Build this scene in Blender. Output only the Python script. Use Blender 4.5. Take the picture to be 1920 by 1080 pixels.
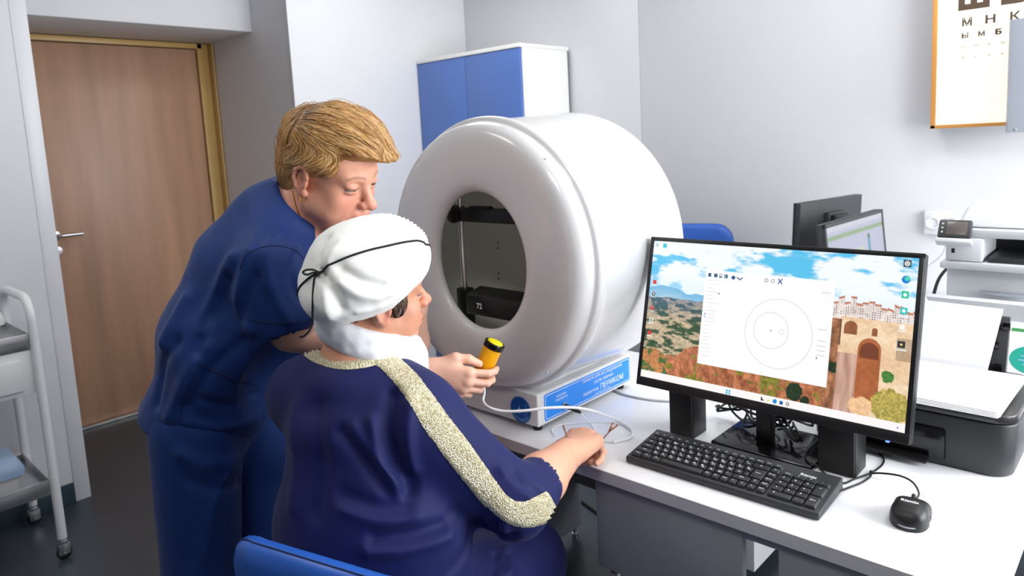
import bpy, bmesh, math, random
import numpy as np
from mathutils import Vector, Matrix
from mathutils.bvhtree import BVHTree

for o in list(bpy.data.objects):
    bpy.data.objects.remove(o)
scene = bpy.context.scene
COL = scene.collection

# ------------------------------------------------------------------ camera
F_PX, CAM_P, CAM_R, CAM_Y, PCX, PCY = 1343.14, 0.126789, 0.0522605, 2.325132, 960.0, 433.28
CAM = np.array([0.0, -1.24905, 1.507])
def _cam_axes():
    p, r, y = CAM_P, CAM_R, CAM_Y
    f = np.array([math.cos(p)*math.cos(y), math.cos(p)*math.sin(y), -math.sin(p)])
    rt = np.array([math.sin(y), -math.cos(y), 0.0])
    dn = np.cross(f, rt)
    c, s = math.cos(r), math.sin(r)
    return np.array([c*rt+s*dn, -s*rt+c*dn, f])
CM = _cam_axes()
cam_d = bpy.data.cameras.new('camera')
cam = bpy.data.objects.new('camera', cam_d)
COL.objects.link(cam)
cam_d.sensor_width = 36.0
cam_d.lens = F_PX/1920*36
cam_d.shift_y = -(540-PCY)/1920
cam_d.clip_start = 0.02
m3 = np.array([CM[0], -CM[1], -CM[2]]).T
cam.matrix_world = Matrix.Translation(Vector(CAM)) @ Matrix(m3.tolist()).to_4x4()
cam_d.dof.use_dof = True
cam_d.dof.focus_distance = 1.62
cam_d.dof.aperture_fstop = 5.0
scene.camera = cam

# a pixel (1920x1080 frame) only gives a direction; the distance comes from the surface it lies on
def pray(x, y): return CM.T @ np.array([(x-PCX)/F_PX, (y-PCY)/F_PX, 1.0])
def at_z(x, y, z): d = pray(x, y); return CAM + d*(z-CAM[2])/d[2]
def at_x(x, y, X): d = pray(x, y); return CAM + d*(X-CAM[0])/d[0]
def at_y(x, y, Y): d = pray(x, y); return CAM + d*(Y-CAM[1])/d[1]
def at_d(x, y, D): return CAM + pray(x, y)*D

# ------------------------------------------------------------------ light
world = bpy.data.worlds.new('world'); scene.world = world
world.use_nodes = True
world.node_tree.nodes['Background'].inputs[0].default_value = (0.80, 0.88, 1.0, 1)
world.node_tree.nodes['Background'].inputs[1].default_value = 1.0
WINDOW_W = 125.0      # daylight through the window in the wall beside the desk
PANEL_E = 12.0        # ceiling light panels
def area(name, loc, rot, sx, sy, energy, color=(1, 1, 1)):
    l = bpy.data.lights.new(name, 'AREA'); l.shape = 'RECTANGLE'; l.size = sx; l.size_y = sy
    l.energy = energy; l.color = color
    o = bpy.data.objects.new(name, l); COL.objects.link(o)
    o.location = loc; o.rotation_euler = rot
    return o
area('window_daylight', (1.52, 0.90, 1.62), (0, math.radians(90), 0), 1.5, 1.9, WINDOW_W, (0.97, 0.985, 1.0))
vs = scene.view_settings
vs.view_transform = 'Standard'; vs.look = 'None'; vs.gamma = 1.0; vs.use_curve_mapping = False
vs.exposure = -0.14

# ------------------------------------------------------------------ helpers
def lin(c):
    c = c/255.0
    return c/12.92 if c <= 0.04045 else ((c+0.055)/1.055)**2.4
def rgb(r, g, b): return (lin(r), lin(g), lin(b), 1.0)
MATS = {}
def mat(name, col, rough=0.5, metal=0.0, var=None, bump=None, spec=0.5, stretch=None, sheen=0.0, sss=0.0, coat=0.0,
        emit=None, vcol=None, alpha=1.0, rvar=0.0):
    """procedural principled material. var=(scale, amount): tone mottling; bump=(scale, strength[, distance]): fine relief"""
    m = bpy.data.materials.new(name); m.use_nodes = True
    nt = m.node_tree; N = nt.nodes; L = nt.links
    b = N['Principled BSDF']
    b.inputs['Base Color'].default_value = col
    b.inputs['Roughness'].default_value = rough
    b.inputs['Metallic'].default_value = metal
    b.inputs['Specular IOR Level'].default_value = spec
    if sheen: b.inputs['Sheen Weight'].default_value = sheen; b.inputs['Sheen Roughness'].default_value = 0.5
    if coat: b.inputs['Coat Weight'].default_value = coat; b.inputs['Coat Roughness'].default_value = 0.08
    if sss:
        b.inputs['Subsurface Weight'].default_value = sss
        b.inputs['Subsurface Radius'].default_value = (1.0, 0.35, 0.2)
        b.inputs['Subsurface Scale'].default_value = 0.006
    tc = N.new('ShaderNodeTexCoord'); mp = N.new('ShaderNodeMapping')
    L.new(tc.outputs['Object'], mp.inputs['Vector'])
    if stretch: mp.inputs['Scale'].default_value = stretch
    src = None
    if vcol:
        a = N.new('ShaderNodeAttribute'); a.attribute_name = vcol; src = a.outputs['Color']
    if var:
        n = N.new('ShaderNodeTexNoise'); n.inputs['Scale'].default_value = var[0]; n.inputs['Detail'].default_value = 6
        L.new(mp.outputs['Vector'], n.inputs['Vector'])
        mr = N.new('ShaderNodeMapRange'); mr.inputs[1].default_value = 0.25; mr.inputs[2].default_value = 0.75
        mr.inputs[3].default_value = 1-var[1]; mr.inputs[4].default_value = 1+var[1]
        L.new(n.outputs['Fac'], mr.inputs[0])
        mx = N.new('ShaderNodeMix'); mx.data_type = 'RGBA'; mx.blend_type = 'MULTIPLY'; mx.inputs['Factor'].default_value = 1
        if src: L.new(src, mx.inputs['A'])
        else: mx.inputs['A'].default_value = col
        L.new(mr.outputs[0], mx.inputs['B'])
        src = mx.outputs['Result']
        if rvar:
            mr2 = N.new('ShaderNodeMapRange'); mr2.inputs[3].default_value = rough-rvar; mr2.inputs[4].default_value = rough+rvar
            L.new(n.outputs['Fac'], mr2.inputs[0]); L.new(mr2.outputs[0], b.inputs['Roughness'])
    if src: L.new(src, b.inputs['Base Color'])
    if bump:
        n2 = N.new('ShaderNodeTexNoise'); n2.inputs['Scale'].default_value = bump[0]; n2.inputs['Detail'].default_value = 4
        L.new(mp.outputs['Vector'], n2.inputs['Vector'])
        bp = N.new('ShaderNodeBump'); bp.inputs['Strength'].default_value = bump[1]
        bp.inputs['Distance'].default_value = bump[2] if len(bump) > 2 else 0.001
        L.new(n2.outputs['Fac'], bp.inputs['Height']); L.new(bp.outputs['Normal'], b.inputs['Normal'])
    if emit:
        if src and vcol: L.new(src, b.inputs['Emission Color'])
        else: b.inputs['Emission Color'].default_value = emit[0]
        b.inputs['Emission Strength'].default_value = emit[1]
    MATS[name] = m
    return m

class MB:
    """collects primitives; build() links them as ONE mesh object"""
    def __init__(s): s.v = []; s.f = []
    def add(s, vs_, fs):
        o = len(s.v); s.v += [tuple(map(float, p)) for p in vs_]; s.f += [tuple(i+o for i in f) for f in fs]; return s
    def box(s, x0, x1, y0, y1, z0, z1):
        return s.add([(x0,y0,z0),(x1,y0,z0),(x1,y1,z0),(x0,y1,z0),(x0,y0,z1),(x1,y0,z1),(x1,y1,z1),(x0,y1,z1)],
                     [(0,3,2,1),(4,5,6,7),(0,1,5,4),(1,2,6,5),(2,3,7,6),(3,0,4,7)])
    def hexa(s, p):      # 8 corners: bottom 4 ccw, top 4 ccw
        return s.add(p, [(0,3,2,1),(4,5,6,7),(0,1,5,4),(1,2,6,5),(2,3,7,6),(3,0,4,7)])
    def quad(s, a, b, c, d): return s.add([a,b,c,d], [(0,1,2,3)])
    def ring_loft(s, rings, closed=True, cap0=True, cap1=True):
        n = len(rings[0]); vs_ = [p for r in rings for p in r]; fs = []
        m = n if closed else n-1
        for i in range(len(rings)-1):
            for j in range(m):
                a = i*n+j; b = i*n+(j+1) % n
                fs.append((a, b, b+n, a+n))
        if cap0: fs.append(tuple(range(n-1, -1, -1)))
        if cap1: fs.append(tuple((len(rings)-1)*n+j for j in range(n)))
        return s.add(vs_, fs)
    def tube(s, pts, r, n=10, closed=False, caps=True):
        P = [np.array(p, float) for p in pts]; k = len(P)
        R = r if hasattr(r, '__len__') else [r]*k
        rings = []; up = None
        for i in range(k):
            if closed: t = P[(i+1) % k]-P[i-1]
            else: t = P[min(i+1, k-1)]-P[max(i-1, 0)]
            t = t/(np.linalg.norm(t)+1e-12)
            if up is None:
                up = np.cross(t, [0.3, 0.2, 0.93]); up = up/np.linalg.norm(up)
            up = up-t*(up@t); up = up/(np.linalg.norm(up)+1e-12)
            w = np.cross(t, up)
            rings.append([P[i]+R[i]*(math.cos(a)*up+math.sin(a)*w) for a in [2*math.pi*j/n for j in range(n)]])
        if closed:
            m = n; o = len(s.v)
            s.add([p for q in rings for p in q], [])
            for i in range(k):
                for j in range(n):
                    a = o+i*n+j; b = o+i*n+(j+1) % n; c = o+((i+1) % k)*n
                    s.f.append((a, b, c+(j+1) % n, c+j))
            return s
        return s.ring_loft(rings, True, caps, caps)
    def cyl(s, p0, p1, r0, r1=None, n=20): return s.tube([p0, p1], [r0, r0 if r1 is None else r1], n)
    def lathe(s, prof, origin=(0,0,0), axis=(0,0,1), n=48, cap0=False, cap1=False, sx=None):
        ax = np.array(axis, float); ax /= np.linalg.norm(ax)
        u = np.cross(ax, [0,0,1.0]) if abs(ax[2]) < 0.9 else np.array([1.0,0,0])
        u /= np.linalg.norm(u); w = np.cross(ax, u); O = np.array(origin, float)
        rings = [[O+ax*h+r*(math.cos(2*math.pi*j/n)*u+math.sin(2*math.pi*j/n)*w) for j in range(n)] for r, h in prof]
        return s.ring_loft(rings, True, cap0, cap1)
    def prism(s, poly, z0, z1, T=None):
        n = len(poly)
        vs_ = [(x, y, z0) for x, y in poly]+[(x, y, z1) for x, y in poly]
        if T: vs_ = [T(p) for p in vs_]
        return s.add(vs_, [tuple(range(n-1,-1,-1)), tuple(range(n, 2*n))]+[(i, (i+1) % n, n+(i+1) % n, n+i) for i in range(n)])
    def build(s, name, m, parent=None, bevel=0.0, seg=2, smooth=True, angle=35, local=False, recalc=True):
        me = bpy.data.meshes.new(name); me.from_pydata(s.v, [], s.f)
        if bevel > 0 or recalc:
            bm = bmesh.new(); bm.from_mesh(me)
            if recalc: bmesh.ops.recalc_face_normals(bm, faces=bm.faces)
            if bevel > 0:
                es = [e for e in bm.edges if len(e.link_faces) == 2 and e.calc_face_angle(0) > math.radians(30)]
                bmesh.ops.bevel(bm, geom=es, offset=bevel, segments=seg, profile=0.5, affect='EDGES', clamp_overlap=True)
            bm.to_mesh(me); bm.free()
        return link_mesh(name, me, m, parent, smooth, angle, local)
def link_mesh(name, me, m, parent=None, smooth=True, angle=35, local=False):
    if smooth:
        me.shade_smooth()
        if angle < 180: me.set_sharp_from_angle(angle=math.radians(angle))
    me.materials.append(MATS[m] if isinstance(m, str) else m)
    o = bpy.data.objects.new(name, me); COL.objects.link(o)
    if parent: adopt(o, parent, local)
    return o
def adopt(o, parent, local=False):
    o.parent = parent
    if not local and parent.parent is None: o.matrix_parent_inverse = parent.matrix_basis.inverted()
def thing(name, label, cat, loc=(0,0,0), rotz=0.0, group=None):
    o = bpy.data.objects.new(name, None); COL.objects.link(o)
    o.empty_display_size = 0.05
    o.location = loc; o.rotation_euler = (0, 0, rotz)
    o.matrix_basis = Matrix.Translation(Vector(loc)) @ Matrix.Rotation(rotz, 4, 'Z')
    return tag(o, label, cat, group)
def tag(o, label, cat, group=None):
    o['label'] = label; o['category'] = cat
    if group: o['group'] = group
    return o
def struct(o, label=None):
    o['kind'] = 'structure'
    if label: o['label'] = label
    return o
def catmull(pts, n=8, closed=False):
    P = [np.array(p, float) for p in pts]; out = []; k = len(P)
    rng = k if closed else k-1
    for i in range(rng):
        p0 = P[i-1] if (i > 0 or closed) else 2*P[0]-P[1]
        p1 = P[i]; p2 = P[(i+1) % k]
        p3 = P[(i+2) % k] if (i+2 < k or closed) else 2*P[-1]-P[-2]
        for t in np.linspace(0, 1, n, endpoint=False):
            out.append(0.5*((2*p1)+(-p0+p2)*t+(2*p0-5*p1+4*p2-p3)*t*t+(-p0+3*p1-3*p2+p3)*t**3))
    if not closed: out.append(P[-1])
    return out
def rrect(w, h, r, n=5, cx=0.0, cy=0.0):
    out = []
    for sx, sy, a0 in ((1,1,0),(-1,1,90),(-1,-1,180),(1,-1,270)):
        for i in range(n+1):
            a = math.radians(a0+90*i/n)
            out.append((cx+sx*(w/2-r)+r*math.cos(a), cy+sy*(h/2-r)+r*math.sin(a)))
    return out
# lettering: every string used is converted to mesh in one batch
TXT = {}
def text_batch(items):
    obs = []
    for key, body, kw in items:
        c = bpy.data.curves.new('t', 'FONT'); c.body = body; c.size = 1.0; c.resolution_u = kw.get('res', 3)
        c.align_x = kw.get('ax', 'CENTER'); c.align_y = 'CENTER'; c.extrude = 0.0; c.offset = kw.get('bold', 0.0)
        o = bpy.data.objects.new('t', c); COL.objects.link(o); obs.append((key, o, c))
    dg = bpy.context.evaluated_depsgraph_get(); dg.update()
    for key, o, c in obs:
        me = o.evaluated_get(dg).to_mesh()
        TXT[key] = ([tuple(v.co) for v in me.vertices], [tuple(p.vertices) for p in me.polygons])
        o.evaluated_get(dg).to_mesh_clear()
    for key, o, c in obs:
        bpy.data.objects.remove(o); bpy.data.curves.remove(c)
def put_text(mb, key, origin, ex, ey, size, sxx=1.0, lift=0.0):
    vs_, fs = TXT[key]; O = np.array(origin, float); ex = np.array(ex, float); ey = np.array(ey, float)
    nz = np.cross(ex, ey)
    mb.add([O+ex*v[0]*size*sxx+ey*v[1]*size+nz*lift for v in vs_], fs)
def vnoise(x, y, seed=0):
    """value noise on arrays"""
    xi = np.floor(x).astype(np.int64); yi = np.floor(y).astype(np.int64); xf = x-xi; yf = y-yi
    def h(a, b):
        n = (a*374761393+b*668265263+seed*974634777) & 0x7fffffff
        n = ((n ^ (n >> 13))*1274126177) & 0x7fffffff
        return ((n ^ (n >> 16)) & 0xffff)/65535.0
    u = xf*xf*(3-2*xf); v = yf*yf*(3-2*yf)
    return (h(xi, yi)*(1-u)+h(xi+1, yi)*u)*(1-v)+(h(xi, yi+1)*(1-u)+h(xi+1, yi+1)*u)*v
def fbm(x, y, seed=0, o=4):
    s = 0; a = 0.5; t = 0
    for i in range(o):
        s = s+a*vnoise(x, y, seed+i); t += a; x = x*2.03; y = y*2.03; a *= 0.5
    return s/t

# ------------------------------------------------------------------ materials
mat('wall_white', rgb(216, 217, 220), 0.55, var=(3, 0.015), bump=(90, 0.08))
mat('wall_panel', rgb(212, 213, 217), 0.38, var=(2, 0.012), bump=(60, 0.04))
mat('ceiling_white', rgb(232, 232, 232), 0.8, var=(5, 0.02))
mat('lino', rgb(52, 60, 68), 0.34, var=(9, 0.10), bump=(220, 0.10), rvar=0.05)
mat('plinth', rgb(44, 62, 72), 0.4, var=(20, 0.08))
mat('pvc_white', rgb(222, 224, 228), 0.35, var=(6, 0.01))
mat('door_wood', rgb(176, 138, 112), 0.42, var=(4.2, 0.20), stretch=(1, 2.2, 0.22), bump=(30, 0.05))
mat('frame_ochre', rgb(198, 162, 98), 0.40, var=(10, 0.05))
mat('steel', rgb(196, 196, 198), 0.30, 1.0, var=(30, 0.05))
mat('chrome', rgb(225, 226, 230), 0.08, 1.0)
mat('white_lacquer', rgb(228, 229, 232), 0.32, var=(8, 0.012))
mat('cab_white', rgb(236, 236, 234), 0.42, var=(8, 0.012))
mat('cab_blue', rgb(82, 116, 186), 0.40, var=(6, 0.03))
mat('machine_white', rgb(216, 216, 217), 0.20, var=(4, 0.006), bump=(260, 0.03), coat=0.25)
mat('bowl_grey', rgb(196, 196, 190), 0.75, var=(6, 0.02), bump=(200, 0.05))
mat('black_plastic', rgb(20, 20, 22), 0.42, var=(60, 0.15), bump=(900, 0.08, 0.0004))
mat('black_gloss', rgb(12, 12, 14), 0.16)
mat('black_rubber', rgb(16, 16, 17), 0.7, var=(80, 0.2))
mat('dark_plastic', rgb(50, 51, 54), 0.45, var=(50, 0.08), bump=(900, 0.08, 0.0004))
mat('key_black', rgb(46, 47, 50), 0.50, var=(40, 0.1), bump=(1200, 0.1, 0.0003))
mat('label_blue', rgb(22, 132, 232), 0.35, var=(20, 0.015))
mat('logo_blue', rgb(16, 84, 170), 0.35, var=(20, 0.02))
mat('print_white', rgb(240, 242, 245), 0.5)
mat('print_pale', rgb(150, 190, 232), 0.5)
mat('desk_white', rgb(236, 237, 240), 0.33, var=(30, 0.008))
mat('desk_grey', rgb(206, 206, 208), 0.5, var=(30, 0.02))
mat('board_grey', rgb(150, 152, 157), 0.55, var=(20, 0.03))
mat('leather_blue', rgb(36, 92, 186), 0.38, var=(25, 0.06), bump=(260, 0.15))
mat('thread_dark', rgb(12, 26, 60), 0.7)
mat('cable_white', rgb(235, 236, 238), 0.38, var=(60, 0.02))
mat('cable_grey', rgb(186, 188, 192), 0.4, var=(60, 0.03))
mat('cable_black', rgb(14, 14, 15), 0.45, var=(60, 0.1))
mat('yellow_plastic', rgb(246, 178, 6), 0.38, var=(20, 0.03), bump=(500, 0.04))
mat('yellow_cap', rgb(238, 226, 20), 0.4, var=(20, 0.02))
mat('printer_white', rgb(204, 207, 211), 0.4, var=(15, 0.01))
mat('printer_lid', rgb(52, 51, 52), 0.3, var=(20, 0.05))
mat('paper', rgb(246, 247, 250), 0.75, var=(12, 0.01))
mat('teal', rgb(40, 170, 150), 0.5)
mat('green_print', rgb(70, 160, 90), 0.5)
mat('screen_grey', rgb(92, 84, 82), 0.25)
mat('grey_metal', rgb(168, 175, 186), 0.35, 0.3, var=(6, 0.03))
mat('orange_wood', rgb(214, 150, 76), 0.4, var=(12, 0.06), stretch=(1, 1, 0.15))
mat('chart_ink', rgb(84, 66, 52), 0.7)
mat('chart_faint', rgb(206, 196, 184), 0.8)
mat('tub_white', rgb(222, 224, 222), 0.4, var=(15, 0.02))
mat('tub_blue', rgb(150, 176, 206), 0.35, var=(15, 0.03))
mat('glass_pane', rgb(240, 245, 248), 0.02, spec=0.5)
MATS['glass_pane'].node_tree.nodes['Principled BSDF'].inputs['Transmission Weight'].default_value = 1.0
mat('panel_emit', rgb(250, 250, 250), 0.6, emit=((1.0, 0.98, 0.95, 1), PANEL_E))
mat('chart_lit', rgb(250, 244, 226), 0.6, emit=((1.0, 0.93, 0.78, 1), 0.55))
mat('bowl_lamp', rgb(250, 250, 245), 0.5, emit=((1.0, 0.98, 0.95, 1), 1.3))
mat('led_blue', rgb(60, 90, 255), 0.4, emit=((0.1, 0.2, 1.0, 1), 3.0))
mat('spectacle_brown', rgb(150, 96, 70), 0.25, var=(40, 0.2))
# ------------------------------------------------------------------ lettering used in the place
text_batch([
    ('kn', 'КНОПКА', {}), ('pac', 'ПАЦИЕНТА', {}),
    ('l1', 'ПРИБОР ДЛЯ ИССЛЕДОВАНИЯ', {}), ('l2', 'ПОЛЯ ЗРЕНИЯ', {}),
    ('per', 'ПЕРИГРАФ', {}), ('prk', 'ПЕРИКОМ', {}), ('sd', 'СДЕЛАНО В РОССИИ', {}),
    ('72', '72', {'bold': 0.02}), ('Sh', 'Ш', {'bold': 0.05}), ('B', 'Б', {'bold': 0.05}), ('M', 'М', {'bold': 0.03}), ('N', 'Н', {'bold': 0.03}), ('K', 'К', {'bold': 0.03}),
    ('Y', 'Ы', {'bold': 0.02}), ('I', 'И', {'bold': 0.02}), ('rmx', 'Ritmix', {'bold': 0.03}),
] + [('o_'+c, c, {'bold': 0.02}) for c in 'ОПТИМЕД'] + [('k_'+c, c, {'bold': 0.02, 'res': 1}) for c in
     'QWERTYUIOPASDFGHJKLZXCVBNM1234567890-=[];,./ЙЦУКЕНГШЩЗХЪФЫВАПРОЛДЖЭЯЧСМИТЬБЮ!"№%:?*()'] +
    [('w_'+w, w, {'bold': 0.015, 'res': 1}) for w in ('Esc', 'Tab', 'Caps', 'Shift', 'Ctrl', 'Alt', 'Enter', 'Del', 'Home', 'End', 'PgUp', 'PgDn', 'Ins', 'Num', 'Fn', 'F1', 'F2', 'F3', 'F4', 'F5', 'F6', 'F7', 'F8', 'F9', 'F10', 'F11', 'F12', '+', '←', '→', '↑', '↓')])

# ------------------------------------------------------------------ the room
XW, XD, YW, YB, XE, ZC = -3.557, -4.48, 2.18, -6.5, 1.6, 2.8
Y_L, Y_R = -0.347, 0.862            # edges of the door recess
struct(MB().box(XD-0.4, XE+0.15, YB-0.15, YW+0.15, -0.1, 0.0).build('floor', 'lino'), 'dark blue grey linoleum floor')
struct(MB().box(XD-0.4, XE+0.15, YB-0.15, YW+0.15, ZC, ZC+0.1).build('ceiling', 'ceiling_white'))
w = struct(MB().box(XW-0.15, XE+0.15, YW+0.008, YW+0.12, 0, ZC).build('wall_right', 'wall_white'), 'white panelled wall behind the desks')
xs = [XW, -2.198, 0.226, XE]
for i in range(3):                   # the wall is faced with wide boards, hair joints between them
    MB().box(xs[i]+0.0012, xs[i+1]-0.0012, YW, YW+0.010, 0, ZC).build('wall_panel', 'wall_panel', w, bevel=0.001)
w = struct(MB().box(XW-0.12, XW, YB, Y_L-0.06, 0, ZC).build('wall_left', 'wall_white'), 'white wall beside the trolley')
t = struct(MB().box(XW-0.12, XW+0.004, Y_L-0.062, Y_L, 0, ZC).build('trim_1', 'pvc_white', bevel=0.003), 'white corner profile at the edge of the door recess')
struct(MB().box(XW-0.9, XW, Y_R+0.004, YW+0.1, 0, ZC).build('wall_far', 'wall_white'), 'white wall beside the blue cabinet')
# slightly splayed cheek of the recess
struct(MB().hexa([(XD-0.1, Y_R+0.082, 0), (XW-0.0005, Y_R, 0), (XW-0.0005, Y_R+0.1, 0), (XD-0.1, Y_R+0.2, 0),
                  (XD-0.1, Y_R+0.082, ZC), (XW-0.0005, Y_R, ZC), (XW-0.0005, Y_R+0.1, ZC), (XD-0.1, Y_R+0.2, ZC)]).build('wall_recess', 'wall_white'), 'grey shaded side of the door recess')
struct(MB().box(XD-0.1, XW-0.12, Y_L-0.15, Y_L-0.012, 0, ZC).build('wall_recess_left', 'wall_white'))
struct(MB().hexa([(XD-0.1, Y_L-0.05, 2.20), (-3.963, Y_L-0.05, 2.20), (-3.963, Y_R+0.06, 2.20), (XD-0.1, Y_R+0.1, 2.20),
                  (XD-0.1, Y_L-0.05, ZC), (-3.963, Y_L-0.05, ZC), (-3.963, Y_R+0.06, ZC), (XD-0.1, Y_R+0.1, ZC)]).build('trim_2', 'wall_white', bevel=0.004), 'white lintel box above the door')
struct(MB().box(XD-0.2, XD-0.08, Y_L-0.15, Y_R+0.2, 0, ZC).build('wall_door', 'wall_white'))
# door: frame, rebate, leaf, handle
d = struct(MB().box(XD-0.075, XD-0.035, -0.17, 0.772, 0.015, 2.160).build('door_1', 'door_wood', bevel=0.002), 'brown wood veneer door in an ochre frame')
fr = MB(); yl, yr, zt = -0.176, 0.778, 2.166
for (a, b, x0, x1) in ((0.0, 0.030, XD-0.08, XD-0.018), (0.030, 0.078, XD-0.08, XD-0.045), (0.078, 0.148, XD-0.08, XD+0.012)):
    fr.box(x0, x1, yr+a, yr+b, 0, zt+b); fr.box(x0, x1, yl-b, yl-a, 0, zt+b); fr.box(x0, x1, yl-b, yr+b, zt+a, zt+b)
fr.build('door_frame', 'frame_ochre', d, bevel=0.002)
MB().box(XD-0.03, XD+0.02, yr+0.148, yr+0.166, 0, 2.20).build('cover_strip', 'pvc_white', d, bevel=0.002)
MB().box(XD-0.075, XD+0.005, yl, yr, 0.0, 0.015).build('threshold', 'steel', d, bevel=0.002)
hd = MB().tube(catmull([(XD-0.036, -0.108, 1.113), (XD+0.002, -0.108, 1.113), (XD+0.018, -0.098, 1.113), (XD+0.02, -0.07, 1.113), (XD+0.018, 0.012, 1.112)], 6), 0.0095, 12)
hd.lathe([(0.0, 0), (0.025, 0), (0.025, 0.008), (0.012, 0.011), (0.0, 0.011)], (XD-0.036, -0.108, 1.113), (1, 0, 0), 24)
hd.build('door_handle', 'steel', d)
MB().lathe([(0.0, 0), (0.023, 0), (0.023, 0.007), (0.0, 0.008)], (XD-0.036, -0.108, 1.03), (1, 0, 0), 20).build('lock_rosette', 'steel', d)
b = struct(MB().box(XW, XW+0.014, YB, Y_L-0.063, 0, 0.094).build('baseboard_left', 'plinth', bevel=0.004), 'dark blue green plinth along the white wall')
struct(MB().box(XW, XW+0.012, Y_R, YW, 0, 0.09).build('baseboard_far', 'plinth', bevel=0.004))
struct(MB().box(XW, XE, YW-0.012, YW+0.001, 0, 0.09).build('baseboard_right', 'plinth', bevel=0.004))
struct(MB().box(XD-0.2, XE+0.15, YB-0.12, YB, 0, ZC).build('wall_back', 'wall_white'))
# wall with the window (beside the desk, outside the picture)
wy0, wy1, wz0, wz1 = -0.1, 1.9, 0.85, 2.4
we = MB(); we.box(XE, XE+0.12, YB, wy0, 0, ZC); we.box(XE, XE+0.12, wy1, YW+0.1, 0, ZC)
we.box(XE, XE+0.12, wy0, wy1, 0, wz0); we.box(XE, XE+0.12, wy0, wy1, wz1, ZC)
struct(we.build('wall_window', 'wall_white'))
wf = MB()
for y in (wy0, 0.9-0.025, wy1-0.05): wf.box(XE+0.03, XE+0.09, y, y+0.05, wz0, wz1)
wf.box(XE+0.03, XE+0.09, wy0, wy1, wz0, wz0+0.05); wf.box(XE+0.03, XE+0.09, wy0, wy1, wz1-0.05, wz1)
wd = struct(wf.build('window_1', 'pvc_white', bevel=0.003), 'white framed window in the side wall')
for y0, y1 in ((wy0+0.05, 0.875), (0.925, wy1-0.05)):
    MB().box(XE+0.056, XE+0.062, y0, y1, wz0+0.05, wz1-0.05).build('pane', 'glass_pane', wd)
MB().box(XE-0.12, XE+0.03, wy0-0.05, wy1+0.05, wz0-0.03, wz0).build('window_sill', 'pvc_white', wd, bevel=0.004)
# ceiling panels (above the picture)
for i, (x, y) in enumerate(((-2.7, 1.0), (-1.2, 1.0), (0.3, 1.0), (-2.2, -1.3), (-0.4, -1.3))):
    t = thing('ceiling_light', 'square white LED ceiling panel', 'ceiling light', (x, y, ZC-0.02), 0, 'LED panels in the ceiling')
    f = MB()
    for s in (-1, 1):
        f.box(x-0.3, x+0.3, y+s*0.3-0.012, y+s*0.3+0.012, ZC-0.022, ZC); f.box(x+s*0.3-0.012, x+s*0.3+0.012, y-0.3, y+0.3, ZC-0.022, ZC)
    f.build('frame', 'white_lacquer', t)
    MB().box(x-0.288, x+0.288, y-0.288, y+0.288, ZC-0.012, ZC-0.006).build('diffuser', 'panel_emit', t)

# ------------------------------------------------------------------ desk with the instrument
DX0, DX1, DY1 = -1.635, -0.177, 0.80
dk = thing('desk', 'white topped desk with grey edge carrying the round instrument', 'desk', (-0.9, 0.4, 0))
MB().box(DX0, DX1, 0.003, DY1, 0.722, 0.750).build('desk_top', 'desk_white', dk, bevel=0.0015)
ed = MB(); ed.box(DX0-0.0015, DX1+0.0015, 0.0, 0.004, 0.7215, 0.7495); ed.box(DX1-0.001, DX1+0.0018, 0.0, DY1, 0.7215, 0.7495); ed.box(DX0-0.0018, DX0+0.001, 0.0, DY1, 0.7215, 0.7495)
ed.build('edge_band', 'desk_grey', dk)
MB().box(-0.963, -0.603, 0.014, 0.032, 0.500, 0.7225).build('front_panel', 'board_grey', dk, bevel=0.001)
MB().box(-0.603, -0.530, 0.014, 0.032, 0.699, 0.7225).build('front_rail', 'board_grey', dk, bevel=0.001)
MB().box(-0.530, DX1-0.004, 0.014, 0.032, 0.500, 0.7225).build('front_panel', 'board_grey', dk, bevel=0.001)
MB().box(-0.982, -0.966, 0.25, 0.76, 0.055, 0.7225).build('side_panel', 'desk_white', dk, bevel=0.001)
for y in (0.06, 0.70): MB().box(DX1-0.045, DX1-0.008, y, y+0.037, 0.02, 0.7225).build('leg', 'grey_metal', dk, bevel=0.002)
MB().box(DX0+0.01, DX0+0.028, 0.25, 0.76, 0.04, 0.7225).build('side_panel', 'board_grey', dk, bevel=0.001)
MB().box(DX0+0.028, -0.982, 0.735, 0.751, 0.22, 0.7225).build('modesty_panel', 'board_grey', dk, bevel=0.001)
MB().box(-0.966, DX1-0.022, 0.735, 0.751, 0.62, 0.7225).build('modesty_panel', 'board_grey', dk, bevel=0.001)
for x, y in ((-0.974, 0.28), (-0.974, 0.72), (DX1-0.026, 0.078), (DX1-0.026, 0.718), (DX0+0.019, 0.28), (DX0+0.019, 0.73)):
    MB().lathe([(0, 0), (0.014, 0), (0.012, 0.02), (0.007, 0.022), (0.007, 0.056), (0, 0.056)], (x, y, 0), n=16).build('glide_foot', 'steel', dk)
MB().lathe([(0, 0), (0.012, 0.001), (0.012, 0.01), (0.006, 0.012), (0.006, 0.02), (0, 0.02)], (-0.925, 0.030, 0.482), n=16).build('glide_foot', 'steel', dk)
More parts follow.
